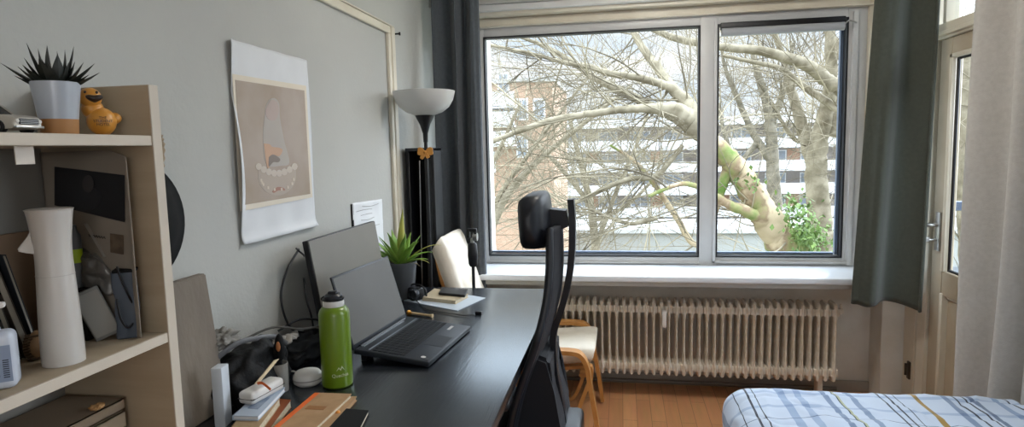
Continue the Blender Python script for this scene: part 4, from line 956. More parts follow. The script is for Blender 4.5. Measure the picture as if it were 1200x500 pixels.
# wooden brush
p = W(42, 420, Z=SH2)
t = thing('nail_brush', 'round wooden brush with dark bristles behind the white spray bottle', 'brush', (-.925, W(43, 400, X=-.925).y, SH2), R(40))
zt = W(42, 387, X=-.925).z-SH2
bm = NB(); blob(bm, (0, 0, zt/2), (.012, .020, zt/2), 3); obj('brush_back', bm, mat('brush_wood', '#8f7150', .6), t)
bm = NB()
for k in range(9):
    z_ = zt*(.12+.095*k); tube(bm, [(.006, 0, z_), (-.012-.006*math.sin(PI*(k+1)/10), -.004, z_)], .0018, 5)
    tube(bm, [(.006, -.012, z_), (-.010-.006*math.sin(PI*(k+1)/10), -.016, z_)], .0018, 5)
obj('bristles', bm, mat('bristle', '#4c3a28', .8), t)
# upright magazines and folders behind, leaning left
rnd = random.Random(7)
cols = ['#5c5348', '#3a3834', '#6e6455', '#2c2c2e', '#51504c', '#40372f', '#23262a']
for k in range(7):
    th = .006+.003*(k % 3); y_ = .735+.019*k; h_ = .150+.013*((k*3) % 4)
    lab = ['brown', 'charcoal', 'tan', 'black', 'grey', 'dark brown', 'blue-black'][k]
    t = thing('magazine', '%s magazine leaning in the row at the back left of the middle shelf' % lab, 'magazine', (-.99, y_, SH2+.001), 0, 'magazines leaning on the middle shelf')
    M = Matrix.Rotation(R(14+2*(k % 2)), 4, 'X')
    bm = NB(); box(bm, (-.055, 0, 0), (.045, .0008, h_)); box(bm, (-.055, th-.0008, 0), (.045, th, h_)); box(bm, (-.0555, 0, 0), (-.055, th, h_)); bm.transform(M); obj('cover', bm, mat('mag_'+lab.replace('-', '_').replace(' ', '_'), cols[k], .5), t, smooth=False)
    bm = NB(); box(bm, (-.055, .0008, .002), (.0435, th-.0008, h_-.002)); bm.transform(M); obj('pages', bm, mat('mag_pages', '#8f897d', .8), t, smooth=False)
# wooden strip behind magazines
bm = NB(); z_ = W(20, 273, X=-1.03).z; box(bm, (-1.046, .70, SH2), (-1.038, .955, z_), .001, 1); tag(obj('wooden_board', bm, mat('strip_wood', '#6f5740', .6)), 'thin tan wooden board standing behind the magazines on the middle shelf', 'board')
# poster-like cardboard sheet inside end of bookcase
def sheet():
    ya, yb = .974, .950
    A = W(46, 168, Y=ya); A.x = max(A.x, XL+.016); B = W(163, 176, Y=yb)
    t = thing('photo_sheet', 'large grey-beige sheet with a dark portrait photo at the far end of the middle shelf', 'print', (A.x, ya, SH2+.001))
    zt = 1.392
    def P(u, z, off=0):
        p = A.lerp(Vector((-.835, yb, 0)), u); q = Vector((p.x, p.y, z)); n_ = Vector((-(yb-ya), (-.835-A.x), 0)).normalized(); 
        if n_.y > 0: n_ = -n_
        return q + n_*off
    def f(u, v):
        q = P(u, SH2+.002+(zt-.012*max(0, u-.8)*5-SH2)*v, .005*max(0, (u-.88)/.12)**2+.002*noise.noise(Vector((u*4, v*4, 5)))); return q
    bm = NB(); grid(bm, 30, 20, f); obj('sheet', bm, mat('sheet_beige', '#857c70', .8), t, world=True, ang=180, solid=.0012)
    def uz(px, py):   # find u, z on the sheet plane through a photo position
        lo, hi = 0, 1
        for _ in range(40):
            m_ = (lo+hi)/2; p = P(m_, 1.2); q = W(px, py, Y=p.y)
            if q.x > p.x: lo = m_
            else: hi = m_
        return lo, q.z
    def patch(corn, off, name, m, n=1):
        bm = NB(); pts = []
        for px, py in corn: u, z = uz(px, py); pts.append(P(u, z, off))
        prism(bm, pts, (P(0, 1, .0006)-P(0, 1, 0))); return obj(name, bm, m, t, world=True, smooth=False)
    patch(((66, 195), (148, 205), (148, 260), (66, 240)), .003, 'photo', mat('photo_dark', '#17171a', .35, col2='#1f1f22', scale=20))
    def ell(cx, cy, rx, ry): return [(cx+rx*math.cos(i*PI/10), cy+ry*math.sin(i*PI/10)) for i in range(20)]
    patch(ell(106, 232, 15, 13), .0038, 'portrait_body', mat('por_body', '#26262a', .5)); patch(ell(106, 215, 6.5, 10), .0045, 'portrait_head', mat('por_head', '#3d3a39', .5))
    patch(((131, 273), (146.5, 275), (146.5, 298), (131.5, 295)), .003, 'small_photo', mat('small_photo', '#4e4237', .5, col2='#6a5b4a', scale=60))
    bm = NB(); pts = []
    for k in range(14):
        px = 106+k*1.5; py = 275+k*.25+(1.2 if k % 2 else -1.2); u, z = uz(px, py); pts.append(tuple(P(u, z, .0035)))
    tube(bm, smooth_path(pts, 3), .0006, 5); obj('signature', bm, M_ink, t, world=True)
sheet()
# clutter on the middle shelf behind the spray bottle
def clutter():
    # slim can with green band
    xc = -.955; yc_ = W(92, 350, X=xc).y
    t = thing('spray_can', 'slim grey can with a lime green band directly behind the white spray bottle', 'can', (xc, yc_, SH2))
    zt = W(94, 262, X=xc).z-SH2; zg0, zg1 = W(94, 306, X=xc).z-SH2, W(94, 290, X=xc).z-SH2; r_ = RW(20, (xc, yc_, 1.15))/2
    bm = NB(); lathe(bm, [(0, 0), (r_*.97, 0), (r_, .004), (r_, zt-.02), (r_*.6, zt-.008), (r_*.55, zt), (0, zt)], 24); obj('can_body', bm, mat('can_grey', '#5c6064', .4), t)
    bm = NB(); lathe(bm, [(r_+.0001, zg0), (r_+.0005, zg0), (r_+.0005, zg1), (r_+.0001, zg1)], 24); obj('green_band', bm, mat('lime_band', '#a8c522', .4), t)
    # grey foil bag hanging over the other things
    c = W(118, 330, X=-.93)
    t = thing('foil_bag', 'crumpled grey foil bag draped over the things at the far end of the middle shelf', 'bag', (c.x, c.y-.002, SH2))
    z0_, z1_ = W(118, 350, X=-.93).z-SH2, W(112, 292, X=-.93).z-SH2
    bm = NB(); vs = blob(bm, (0, 0, 0), (.040, .024, .042), 5, .35, 2.4, 12)
    for v in vs: v.co += Vector((.005, .003, .004))*noise.noise(v.co*60); v.co = Vector((v.co.x-.35*v.co.z, v.co.y, v.co.z+(z0_+z1_)/2+.002))
    obj('bag_body', bm, mat('foil_grey', '#6a6864', .35, .2, bump=.4, bscale=30), t, ang=60)
    bm = NB(); P = [W(98, 262, X=-.94), W(103, 262, X=-.94), W(126, 300, X=-.905), W(121, 301, X=-.905)]; prism(bm, P, (.002, -.002, 0)); obj('flap', bm, mat('foil_flap', '#8f8b84', .45), t, world=True, smooth=False)
    # leaning pale tablet
    t = thing('tablet', 'pale grey slim tablet leaning among the clutter on the middle shelf', 'tablet', (-.893, .938, SH2+.002), R(42))
    h_ = .092; Mt = Matrix.Rotation(R(-20), 4, 'Y')
    bm = NB(); box(bm, (-.021, -.003, 0), (.021, .003, h_), .002, 2); bm.transform(Mt); bm.transform(Matrix.Translation((0, 0, .004))); obj('shell', bm, mat('tablet_grey', '#6d6c68', .5), t)
    bm = NB(); box(bm, (-.0185, -.0036, .006), (.0185, -.0030, h_-.006)); bm.transform(Mt); bm.transform(Matrix.Translation((0, 0, .004))); obj('front_plate', bm, mat('tablet_face', '#827f78', .6), t)
    # blue-grey pouch
    c = W(154, 350, X=-.868); zt = W(154, 314, X=-.868).z-SH2; w_ = RW(27, c)
    t = thing('storage_pouch', 'blue-grey soft pouch at the far end of the middle shelf', 'pouch', (c.x, c.y-.012, SH2), R(30))
    bm = NB(); box(bm, (-w_/2, -.014, 0), (w_/2, .012, zt), .004, 2); bmesh.ops.subdivide_edges(bm, edges=bm.edges, cuts=4, use_grid_fill=True)
    for v in bm.verts: v.co += Vector((1, 1, .5))*.005*noise.noise(v.co*35) if v.co.z > .01 else Vector((0, 0, 0))
    obj('pouch_body', bm, mat('pouch_blue', '#454d58', .7), t, ang=60)
    bm = NB(); box(bm, (-w_/2+.002, -.015, zt-.003), (w_/2+.003, .013, zt+.003), .002); obj('dark_rim', bm, M_black2, t)
    cable('black cable looped over the blue-grey pouch on the middle shelf', [W(*q, X=-.852) for q in ((137, 312), (142, 328), (150, 345), (157, 360), (158, 374), (150, 384), (141, 372), (137, 350))], .0018)
    c = W(112, 380, X=-.955); bm = NB(); box(bm, (-.985, .925, SH2), (-.925, .965, W(110, 335, X=-.93).z), .002, 1); tag(obj('black_box', bm, M_black2), 'small black box behind the leaning tablet on the middle shelf', 'box')
clutter()
# ---- lower shelf stack of books
def lower():
    z = SH3
    stack = [('#6b5f51', .05, 'brown box at the bottom of the lower shelf stack'), ('#3b3f45', .03, 'slate book low in the lower shelf stack'), ('#a19279', .035, 'light tan book in the middle of the lower shelf stack'), ('#1d1e21', .026, 'black book third from the top of the lower shelf stack'), ('#85755f', .022, 'brown-grey book second from the top of the lower shelf stack')]
    ztop = W(120, 468, X=-.94).z; hs = sum(s[1] for s in stack); k_ = (ztop-.020-z)/hs
    for i, (c, h, lab) in enumerate(stack):
        h *= k_; o_ = .004*((i*7) % 3); q = [(-1.03+o_, .70+o_), (-.90+o_*.5, .70-o_), (-.902+o_, .962), (-1.03, .965-o_)]
        book('book', lab, [Vector((*p, 0)) for p in q], z, h-.0002, mat('stack_%d' % i, c, .6), cat='book', group='books stacked on the lower shelf', spine=1, edge=mat('dull_pages', '#8b7f6c', .8)); z += h
    q = [(-1.03, .83), (-.905, .83), (-.905, .970), (-1.03, .970)]
    book('box', 'flat light cardboard box on top of the lower shelf stack, nearest the end panel', [Vector((*p, 0)) for p in q], z, .020, mat('cardboard_box', '#7a6a56', .8), cat='box', spine=1, edge=mat('card_edge', '#6f604d', .8))
    q = [(-1.0, .72), (-.895, .72), (-.897, .826), (-1.0, .824)]
    book('book', 'silver-grey book lying on the lower shelf stack, nearest the viewer', [Vector((*p, 0)) for p in q], z, .014, mat('silvergrey_cover', '#7e7c76', .5), cat='book', spine=3, edge=M_paper)
    bm = NB(); a = Vector((-.915, .92, z+.024)); vs = blob(bm, a, (.010, .012, .005), 4, .5, 3, 2); tag(obj('dried_flower', bm, mat('dried_tan', '#a27a4c', .8), ang=180), 'small tan dried scrap lying on the cardboard box of the lower shelf', 'scrap')
lower()
# ---- black hat on the wall behind the bookcase panel
def hat():
    # brim seen nearly edge-on between panel and wall
    top = W(190, 197, X=XL+.06); bot = W(200, 318, X=XL+.06); mx_ = W(218, 262, X=XL+.06)
    zc = (top.z+bot.z)/2; hh = (top.z-bot.z)/2; sg = mx_.y-(top.y+bot.y)/2; rz = ry = (hh*hh+sg*sg)/(2*sg); ycen = mx_.y-rz
    t = thing('black_hat', 'black felt hat hanging on the wall just beyond the bookcase', 'hat', (XL+.02, ycen, zc))
    M = Matrix.Rotation(R(90), 4, 'Y')
    bm = NB(); prof = [(.42, .050), (.60, .046), (.75, .040), (.95, .030), (1.0, .031), (1.0, .034), (.95, .034), (.75, .045), (.60, .052), (.42, .056)]
    seg = 48; rings = []
    for r_, h_ in prof: rings.append([bm.verts.new((h_+.004*math.cos(2*a_*2*PI/seg), ry*r_*math.cos(a_*2*PI/seg), rz*r_*math.sin(a_*2*PI/seg))) for a_ in range(seg)])
    for i in range(len(rings)):
        A = rings[i]; B = rings[(i+1) % len(rings)]
        for k in range(seg): bm.faces.new((A[k], A[(k+1) % seg], B[(k+1) % seg], B[k]))
    obj('brim', bm, M_black2, t)
    bm = NB(); lathe(bm, [(.42, -.012), (.43, -.004), (.38, .004), (.2, .006), (0, .006)], 40, M=Matrix.Translation((.05, 0, 0)) @ Matrix.Rotation(R(90), 4, 'Y') @ Matrix.Diagonal((rz, ry, 1, 1))); obj('crown', bm, M_black2, t)
    bm = NB(); lathe(bm, [(.425, -.012), (.445, -.010), (.445, -.004), (.43, -.003)], 40, M=Matrix.Translation((.052, 0, 0)) @ Matrix.Rotation(R(90), 4, 'Y') @ Matrix.Diagonal((rz, ry, 1, 1))); obj('hat_band', bm, M_black, t)
    # knotted cord it hangs from
    p = W(188, 180, X=XL+.08); bm = NB()
    q0, q1, q2 = W(187, 158, X=XL+.06), W(190, 172, X=XL+.06), W(189, 197, X=XL+.06)
    tube(bm, smooth_path([tuple(q0), tuple(q1), tuple(q2)], 6), [.004+.003*(i % 2) for i in range(13)], 8); tag(obj('hanging_cord', bm, mat('rope_beige', '#a79780', .9)), 'knotted beige cord above the black hat at the bookcase edge', 'cord')
hat()

# ------------------------------------------------------------------ office chair
def office():
    YC = 1.95; hw = .20
    def P(x, y, Y=YC): q = W(x, y, Y=Y); return (q.x, q.z)
    t = thing('office_chair', 'black ergonomic office chair with headrest pushed in at the desk, seen edge-on', 'office chair', (-.42, YC, 0))
    # back frame: curved shell
    path = [P(649, 262), P(650, 300), P(648, 335), P(642, 365), P(633, 395), P(624, 420), P(616, 445), (P(610, 470)[0]-.01, .50)]
    path = smooth_path(path, 5)
    bm = NB(); n = len(path); rows = []
    for i, (x, z) in enumerate(path):
        s = i/(n-1); w = hw*(.62+.38*min(1, s*2.2)); 
        row = []
        for j in range(17):
            v = j/16*2-1; row.append(bm.verts.new((x-.030*(1-v*v)*-1*.6, YC+v*w, z)))
        rows.append(row)
    for i in range(n-1):
        for j in range(16): bm.faces.new((rows[i][j], rows[i+1][j], rows[i+1][j+1], rows[i][j+1]))
    obj('backrest', bm, M_mesh, t, world=True, ang=180, solid=.018)
    for sgn in (-1, 1):
        bm = NB(); pts = [(x, YC+sgn*hw*(.62+.38*min(1, i/(n-1)*2.2)), z) for i, (x, z) in enumerate(path)]; tube(bm, pts, [.012]*n, 10); obj('back_frame', bm, M_navy, t, world=True)
    # headrest
    hc = P(633, 256, YC); M = Matrix.Rotation(R(-3), 4, 'Y')
    bm = NB(); rows = []
    for i in range(13):
        v = i/12*2-1; yy = v*.15; bow = -.022*v*v; row = []
        for k in range(24):
            a = k/24*2*PI; ca, sa = math.cos(a), math.sin(a); e = .45
            rx, rz = .037, .087-.008*v*v; sc = 1-.15*abs(v)**4 if abs(v) < 1 else .3
            row.append(bm.verts.new((bow + rx*sc*math.copysign(abs(ca)**e, ca), yy, rz*sc*math.copysign(abs(sa)**e, sa))))
        rows.append(row)
    for i in range(12):
        for k in range(24): bm.faces.new((rows[i][k], rows[i][(k+1) % 24], rows[i+1][(k+1) % 24], rows[i+1][k]))
    bm.faces.new(rows[0]); bm.faces.new(rows[-1][::-1]); bm.transform(Matrix.Translation((hc[0], YC, hc[1])) @ M)
    obj('headrest', bm, mat('headrest_leather', '#10141d', .42), t, world=True, ang=60)
    bm = NB(); a = P(640, 262); b = P(666, 240); 
    band(bm, [(hc[0]+.01, YC, a[1]+.012), (a[0]+.02, YC, a[1]+.012), (b[0]-.002, YC, b[1]-.040)], .06, [.09, .075, .05]); obj('headrest_bracket', bm, M_navy, t, world=True)
    # rear support bar
    pts = smooth_path([P(669, 233), P(671, 260), P(670, 300), P(665, 335), P(657, 365), P(649, 390), P(649, 420), P(653, 450), P(660, 485), P(664, 520)], 5)
    bm = NB(); band(bm, [(x, YC, z) for x, z in pts], .045, .020); obj('support_bar', bm, M_navy, t, world=True)
    # lumbar pad
    lc = P(644, 435); bm = NB(); blob(bm, (lc[0]-.012, YC, lc[1]-.02), (.026, .15, .08), 4, M=Matrix.Rotation(R(-8), 4, 'Y')); obj('lumbar_pad', bm, mat('lumbar_gloss', '#141923', .3), t, world=True, ang=180)
    bm = NB(); pg = [P(*q) for q in ((634, 398), (650, 404), (651, 440), (662, 478), (666, 512), (592, 512), (604, 466), (619, 428))]
    prism(bm, [(x, YC-.15, z) for x, z in pg], (0, .30, 0)); bmesh.ops.bevel(bm, geom=list(bm.edges), offset=.012, segments=3, affect='EDGES'); obj('lower_back_shell', bm, M_mesh, t, world=True)
    # seat
    bm = NB(); box(bm, (-.72, YC-.24, .445), (-.20, YC+.24, .52), .03, 4); obj('seat', bm, M_mesh, t, world=True)
    bm = NB(); box(bm, (-.30, YC-.12, .41), (-.13, YC+.12, .50), .02, 3); obj('mechanism', bm, M_black, t, world=True)
    for s in (-1, 1):
        bm = NB(); band(bm, [(-.42, YC+s*.27, .43), (-.42, YC+s*.28, .60), (-.42, YC+s*.28, .655)], .03, .05, axis=(1, 0, 0)); obj('arm_post', bm, M_black, t, world=True)
        bm = NB(); box(bm, (-.54, YC+s*.28-.04, .655), (-.31, YC+s*.28+.04, .685), .012, 3); obj('armrest', bm, M_black, t, world=True)
    bm = NB(); tube(bm, [(-.42, YC, .10), (-.42, YC, .26)], .025, 14); tube(bm, [(-.42, YC, .25), (-.42, YC, .44)], .014, 14); obj('gas_lift', bm, M_black, t, world=True)
    for k in range(5):
        a = R(18+72*k); e = Vector((-.42+.28*math.cos(a), YC+.28*math.sin(a), .065)); bm = NB(); tube(bm, [(-.42, YC, .11), e], [.028, .016], 10); lg = obj('leg', bm, M_black, t, world=True)
        bm = NB(); lathe(bm, [(0, -.02), (.024, -.02), (.027, -.012), (.027, .012), (.024, .02), (0, .02)], 18, M=Matrix.Translation((e.x, e.y, .027)) @ Matrix.Rotation(a, 4, 'Z') @ Matrix.Rotation(PI/2, 4, 'X')); tube(bm, [(e.x, e.y, .03), (e.x, e.y, .07)], .006, 8); obj('caster', bm, M_black, t, world=True)
office()

# ------------------------------------------------------------------ bed
def duvetmat():
    m = bpy.data.materials.new('plaid_duvet'); m.use_nodes = True; N = m.node_tree.nodes; L = m.node_tree.links; b = N['Principled BSDF']
    uv = N.new('ShaderNodeUVMap'); sx = N.new('ShaderNodeSeparateXYZ'); L.new(uv.outputs[0], sx.inputs[0])
    wx0, wx1 = -.1, 1.5
    def ramp(stops, base, src, lo, hi):
        mr = N.new('ShaderNodeMapRange'); mr.inputs[1].default_value = lo; mr.inputs[2].default_value = hi; L.new(src, mr.inputs[0])
        r = N.new('ShaderNodeValToRGB'); r.color_ramp.interpolation = 'CONSTANT'; els = r.color_ramp.elements
        seq = [(lo, base)]
        for x, w, c in sorted(stops): seq.append((x-w/2, c)); seq.append((x+w/2, base))
        seq = seq[:32]
        els[0].position = 0; els[0].color = (*lin(seq[0][1])[:3], 1); els[1].position = .9999; els[1].color = lin(base)
        for x, c in seq[1:31]: e = els.new((x-lo)/(hi-lo)); e.color = lin(c)
        L.new(mr.outputs[0], r.inputs[0]); return r
    base = '#ffffff'
    K, G, Y_, Bb = '#2b3040', '#8b98ab', '#cf9a3e', '#b4c4dc'
    sx_stops = [(.10, .02, Y_), (.17, .05, '#9aa4b4'), (.30, .03, '#a9b6c8'), (.385, .005, K), (.430, .0055, K), (.455, .0055, K), (.545, .025, '#c3d0e2'), (.600, .02, '#cbd6e6'), (.690, .018, '#9cabc0'), (.722, .005, K), (.7285, .005, '#e8dfa8'), (.775, .018, '#aab7ca')]
    sx2 = [(.872, .0055, K), (.896, .0055, K), (.920, .0055, K), (.985, .014, Y_), (1.075, .022, '#a3b0c4'), (1.108, .006, K), (1.138, .0055, K), (1.158, .014, '#8492a8'), (1.235, .02, Bb), (1.275, .005, K)]
    r1 = ramp(sx_stops, base, sx.outputs[0], -.1, .84); r1b = ramp(sx2, base, sx.outputs[0], .84, 1.6)
    st = N.new('ShaderNodeMath'); st.operation = 'GREATER_THAN'; st.inputs[1].default_value = .84; L.new(sx.outputs[0], st.inputs[0])
    mxa = N.new('ShaderNodeMix'); mxa.data_type = 'RGBA'; L.new(st.outputs[0], mxa.inputs[0]); L.new(r1.outputs[0], mxa.inputs[6]); L.new(r1b.outputs[0], mxa.inputs[7])
    md = N.new('ShaderNodeMath'); md.operation = 'PINGPONG'; md.inputs[1].default_value = .55; L.new(sx.outputs[1], md.inputs[0])
    r2 = ramp([(.06, .02, '#d3dcea'), (.155, .004, '#7a8498'), (.30, .03, '#dbe3ee'), (.36, .004, '#7a8498'), (.50, .02, '#d3dcea')], base, md.outputs[0], 0, .55)
    mul = N.new('ShaderNodeMix'); mul.data_type = 'RGBA'; mul.blend_type = 'MULTIPLY'; mul.inputs[0].default_value = .9; L.new(mxa.outputs[2], mul.inputs[6]); L.new(r2.outputs[0], mul.inputs[7])
    m2 = N.new('ShaderNodeMix'); m2.data_type = 'RGBA'; m2.blend_type = 'MULTIPLY'; m2.inputs[0].default_value = 1; L.new(mul.outputs[2], m2.inputs[6]); m2.inputs[7].default_value = lin('#b4c2d5')
    L.new(m2.outputs[2], b.inputs['Base Color']); b.inputs['Roughness'].default_value = .9; b.inputs['Sheen Weight'].default_value = .2
    return m
def bed():
    ZB = .50; x0, x1, y0, y1 = .36, 1.30, .30, 2.33
    t = thing('bed', 'single bed at the lower right along the right wall', 'bed', ((x0+x1)/2, (y0+y1)/2, 0))
    bm = NB(); box(bm, (x0+.05, y0, .12), (x1, y1-.02, .26), .01); obj('bed_frame', bm, M_wood, t, world=True)
    for x in (x0+.08, x1-.05):
        for y in (y0+.05, y1-.08): bm = NB(); box(bm, (x-.02, y-.02, 0), (x+.02, y+.02, .12), .003, 1); obj('leg', bm, M_wood, t, world=True)
    bm = NB(); box(bm, (x0+.05, y0, .26), (x1, y1-.03, .44), .03, 3); obj('mattress', bm, M_paper, t, world=True)
    # duvet: rounded drape; (u) across X, (v) along Y
    Rr = .11; r2 = .03
    def shape(s):     # s distance past edge -> (horizontal, drop)
        q = Rr*PI/2
        if s < q: a = s/Rr; return Rr*math.sin(a), Rr*(1-math.cos(a))
        return Rr+.02*(s-q), Rr+(s-q)
    xe, ye = x0+.10, y1-.06
    xs = 1.325
    bm = NB(); uvl = bm.loops.layers.uv.new('UVMap')
    nu, nv = 200, 240; ulo, uhi = xe-.42, 1.305; vlo, vhi = y0, ye+.40
    V = []
    for i in range(nu+1):
        row = []
        for j in range(nv+1):
            X = ulo+(uhi-ulo)*i/nu; Y = vlo+(vhi-vlo)*j/nv
            sx = max(0, xe-X); sy = max(0, Y-ye); d = math.hypot(sx, sy)
            if d > 0:
                h, dr = shape(d); px = min(X, 1e9) if sx == 0 else xe-h*sx/d; py = Y if sy == 0 else ye+h*sy/d; z = ZB-dr
                k = min(1, d/.15)
            else: px, py, z = X, Y, ZB; k = 0
            # puffs and creases
            q = Vector((X*2.2, Y*1.6, 3)); w1 = noise.noise(q)*.024
            q2 = Vector((X*6+Y*2.5, Y*5-X*3, 8)); cr_ = noise.noise(q2); w2 = -(abs(cr_)**.6)*.016+.006
            q3 = Vector((X*16, Y*9, 1)); w3 = noise.noise(q3)*.0045 - .006*max(0, 1-abs(noise.noise(Vector((X*4-Y*3, Y*6+X*2, 5))))*9)
            hgt = (w1+w2+w3)*(1-.5*k)
            if d > 0:
                nx, ny = (-(sx/d)*k, (sy/d)*k); px += nx*hgt; py += ny*hgt; z += hgt*(1-k)
                fold = .012*math.sin((X+Y)*16+2*noise.noise(Vector((X*3, Y*3, 1))))*min(1, max(0, d-.12)/.15); px += nx*fold; py += ny*fold
            else: z += hgt
            row.append((bm.verts.new((px, py, max(z, .10+.02*noise.noise(Vector((X*6, Y*6, 0)))))), (X, Y)))
        V.append(row)
    for i in range(nu):
        for j in range(nv):
            vs = (V[i][j], V[i+1][j], V[i+1][j+1], V[i][j+1])
            try: f = bm.faces.new([v[0] for v in vs])
            except ValueError: continue
            for lp, v in zip(f.loops, vs): lp[uvl].uv = v[1]
    o = obj('duvet', bm, duvetmat(), ang=180, solid=.012); tag(o, 'white and pale blue plaid duvet with dark and yellow stripes spread over the bed', 'duvet')
bed()

# ------------------------------------------------------------------ outside
GZ = -12.5
def emat(*a, **k): return mat(*a, **k)
M_bark = mat('pale_bark', '#968d78', .9, col2='#6a614d', scale=6, bump=.5, bscale=12)
M_barkd = mat('grey_bark', '#7f7869', .9, col2='#5b5547', scale=6, bump=.5, bscale=12)
M_moss = mat('mossy_bark', '#b3a283', .9, col2='#5f7a34', scale=2.3, bump=.6, bscale=12)
e_ = [n for n in M_moss.node_tree.nodes if n.type == 'VALTORGB'][0].color_ramp.elements
e_[0].position = .42; e_[1].position = .62; k_ = e_.new(.47); k_.color = lin('#8a755c'); k_ = e_.new(.53); k_.color = lin('#8d8a5c')
M_twig = mat('twig', '#9f957d', .9, col2='#544c3c', scale=1.0)
bm = NB(); box(bm, (-80, 5.5, GZ-.3), (120, 150, GZ)); struct('ground_outside', bm, mat('grass_ground', '#6f7658', .95, col2='#8a8a78', scale=.3))
bm = NB(); box(bm, (-80, 30, GZ), (120, 42, GZ+.04)); struct('road_outside', bm, mat('asphalt', '#83848a', .9))
def tree(name, label, limbs, seed, ntw, group='bare trees outside the windows', bark=None, twl=(1.2, 3.0), depth=0, drift=(-.5, 0, .4), ivy=None, mossy=None):
    """limbs: list of (list of (px, py, Y, r))"""
    rnd = random.Random(seed); P0 = limbs[0][0]; base = W(P0[0], P0[1], Y=P0[2])
    t = thing(name, label, 'tree', (base.x, base.y, GZ), 0, group)
    trunk = NB(); first = True; pool = []
    for li, L_ in enumerate(limbs):
        pts = [tuple(W(a, b, Y=c))+(r,) for a, b, c, r in L_]
        if li == 0:
            b = pts[0]; pts = [(b[0]+.3, b[1]+.1, GZ, b[3]*1.5), (b[0]+.25, b[1]+.05, (GZ+b[2])/2, b[3]*1.2)] + pts
        pts = smooth_path(pts, 7)
        jit = [Vector(p[:3]) + Vector((rnd.uniform(-1, 1), rnd.uniform(-1, 1), rnd.uniform(-1, 1)))*p[3]*.10 for p in pts]
        bm_ = trunk if (li == 0 or mossy is None or li not in mossy) else None
        tgt = trunk
        if li == 0 or not (mossy is not None and li in mossy): pass
        nb = NB(); tube(nb, jit, [max(.004, p[3]) for p in pts], 8)
        obj('trunk' if li == 0 else 'limb', nb, (M_moss if (mossy is not None and li in mossy) else (bark or M_bark)), t, world=True, ang=180)
        for p, q in zip(jit[:-1], jit[1:]): pool.append((p, q, pts[0][3]))
    trunk.free()
    # branching twigs
    tw = NB()
    def grow(p, d, L, r, lev):
        n = max(4, int(L/.16)); pts = [p]; rs = [r]; curve = Vector((rnd.uniform(-1, 1), rnd.uniform(-1, 1), rnd.uniform(-.7, .8)))*.11
        for i in range(n):
            d = (d + curve + Vector((rnd.uniform(-1, 1), rnd.uniform(-1, 1), rnd.uniform(-1, 1)))*.09).normalized(); p = p+d*L/n
            pts.append(p); rs.append(r*(1-.8*(i+1)/n))
            if lev > 0 and rnd.random() < .42 and i > 0:
                dd = (d + Vector((rnd.uniform(-1, 1), rnd.uniform(-.5, .5), rnd.uniform(-.7, 1)))*.85).normalized(); grow(p, dd, L*rnd.uniform(.35, .65), r*.6*(1-.6*i/n), lev-1)
        tube(tw, pts, rs, 4 if lev == 0 else 5, cap=False)
    for i in range(ntw):
        a, b, r0 = rnd.choice(pool)
        if a.z < -6: continue
        p = a.lerp(b, rnd.random()); d = (Vector(drift) + Vector((rnd.uniform(-1, 1), rnd.uniform(-.6, .6), rnd.uniform(-1, 1)))*1.0).normalized()
        grow(p, d, rnd.uniform(*twl), rnd.uniform(.005, .014)*(twl[1]/3.0)**.5, 2)
    obj('twigs', tw, M_twig, t, world=True, ang=180, smooth=True, keep=True)
    if ivy:
        bm = NB()
        for (px, py, Y, sp, n) in ivy:
            for k in range(n):
                c = W(px+rnd.gauss(0, sp), py+rnd.gauss(0, sp*1.1), Y=Y+rnd.uniform(-.35, .25)); M = Matrix.Translation(c) @ Matrix.Rotation(rnd.uniform(0, 6.3), 4, 'Z') @ Matrix.Rotation(rnd.uniform(0, 6.3), 4, 'X')
                s = rnd.uniform(.02, .045); vs = [bm.verts.new(M @ Vector(q)) for q in ((0, -s, 0), (s*.7, -s*.1, s*.15), (0, s, 0), (-s*.7, -s*.1, s*.15))]; bm.faces.new(vs)
        obj('ivy_leaves', bm, mat('ivy', '#6c8440', .6, col2='#4d6730', scale=5), t, world=True, smooth=False)
    return t
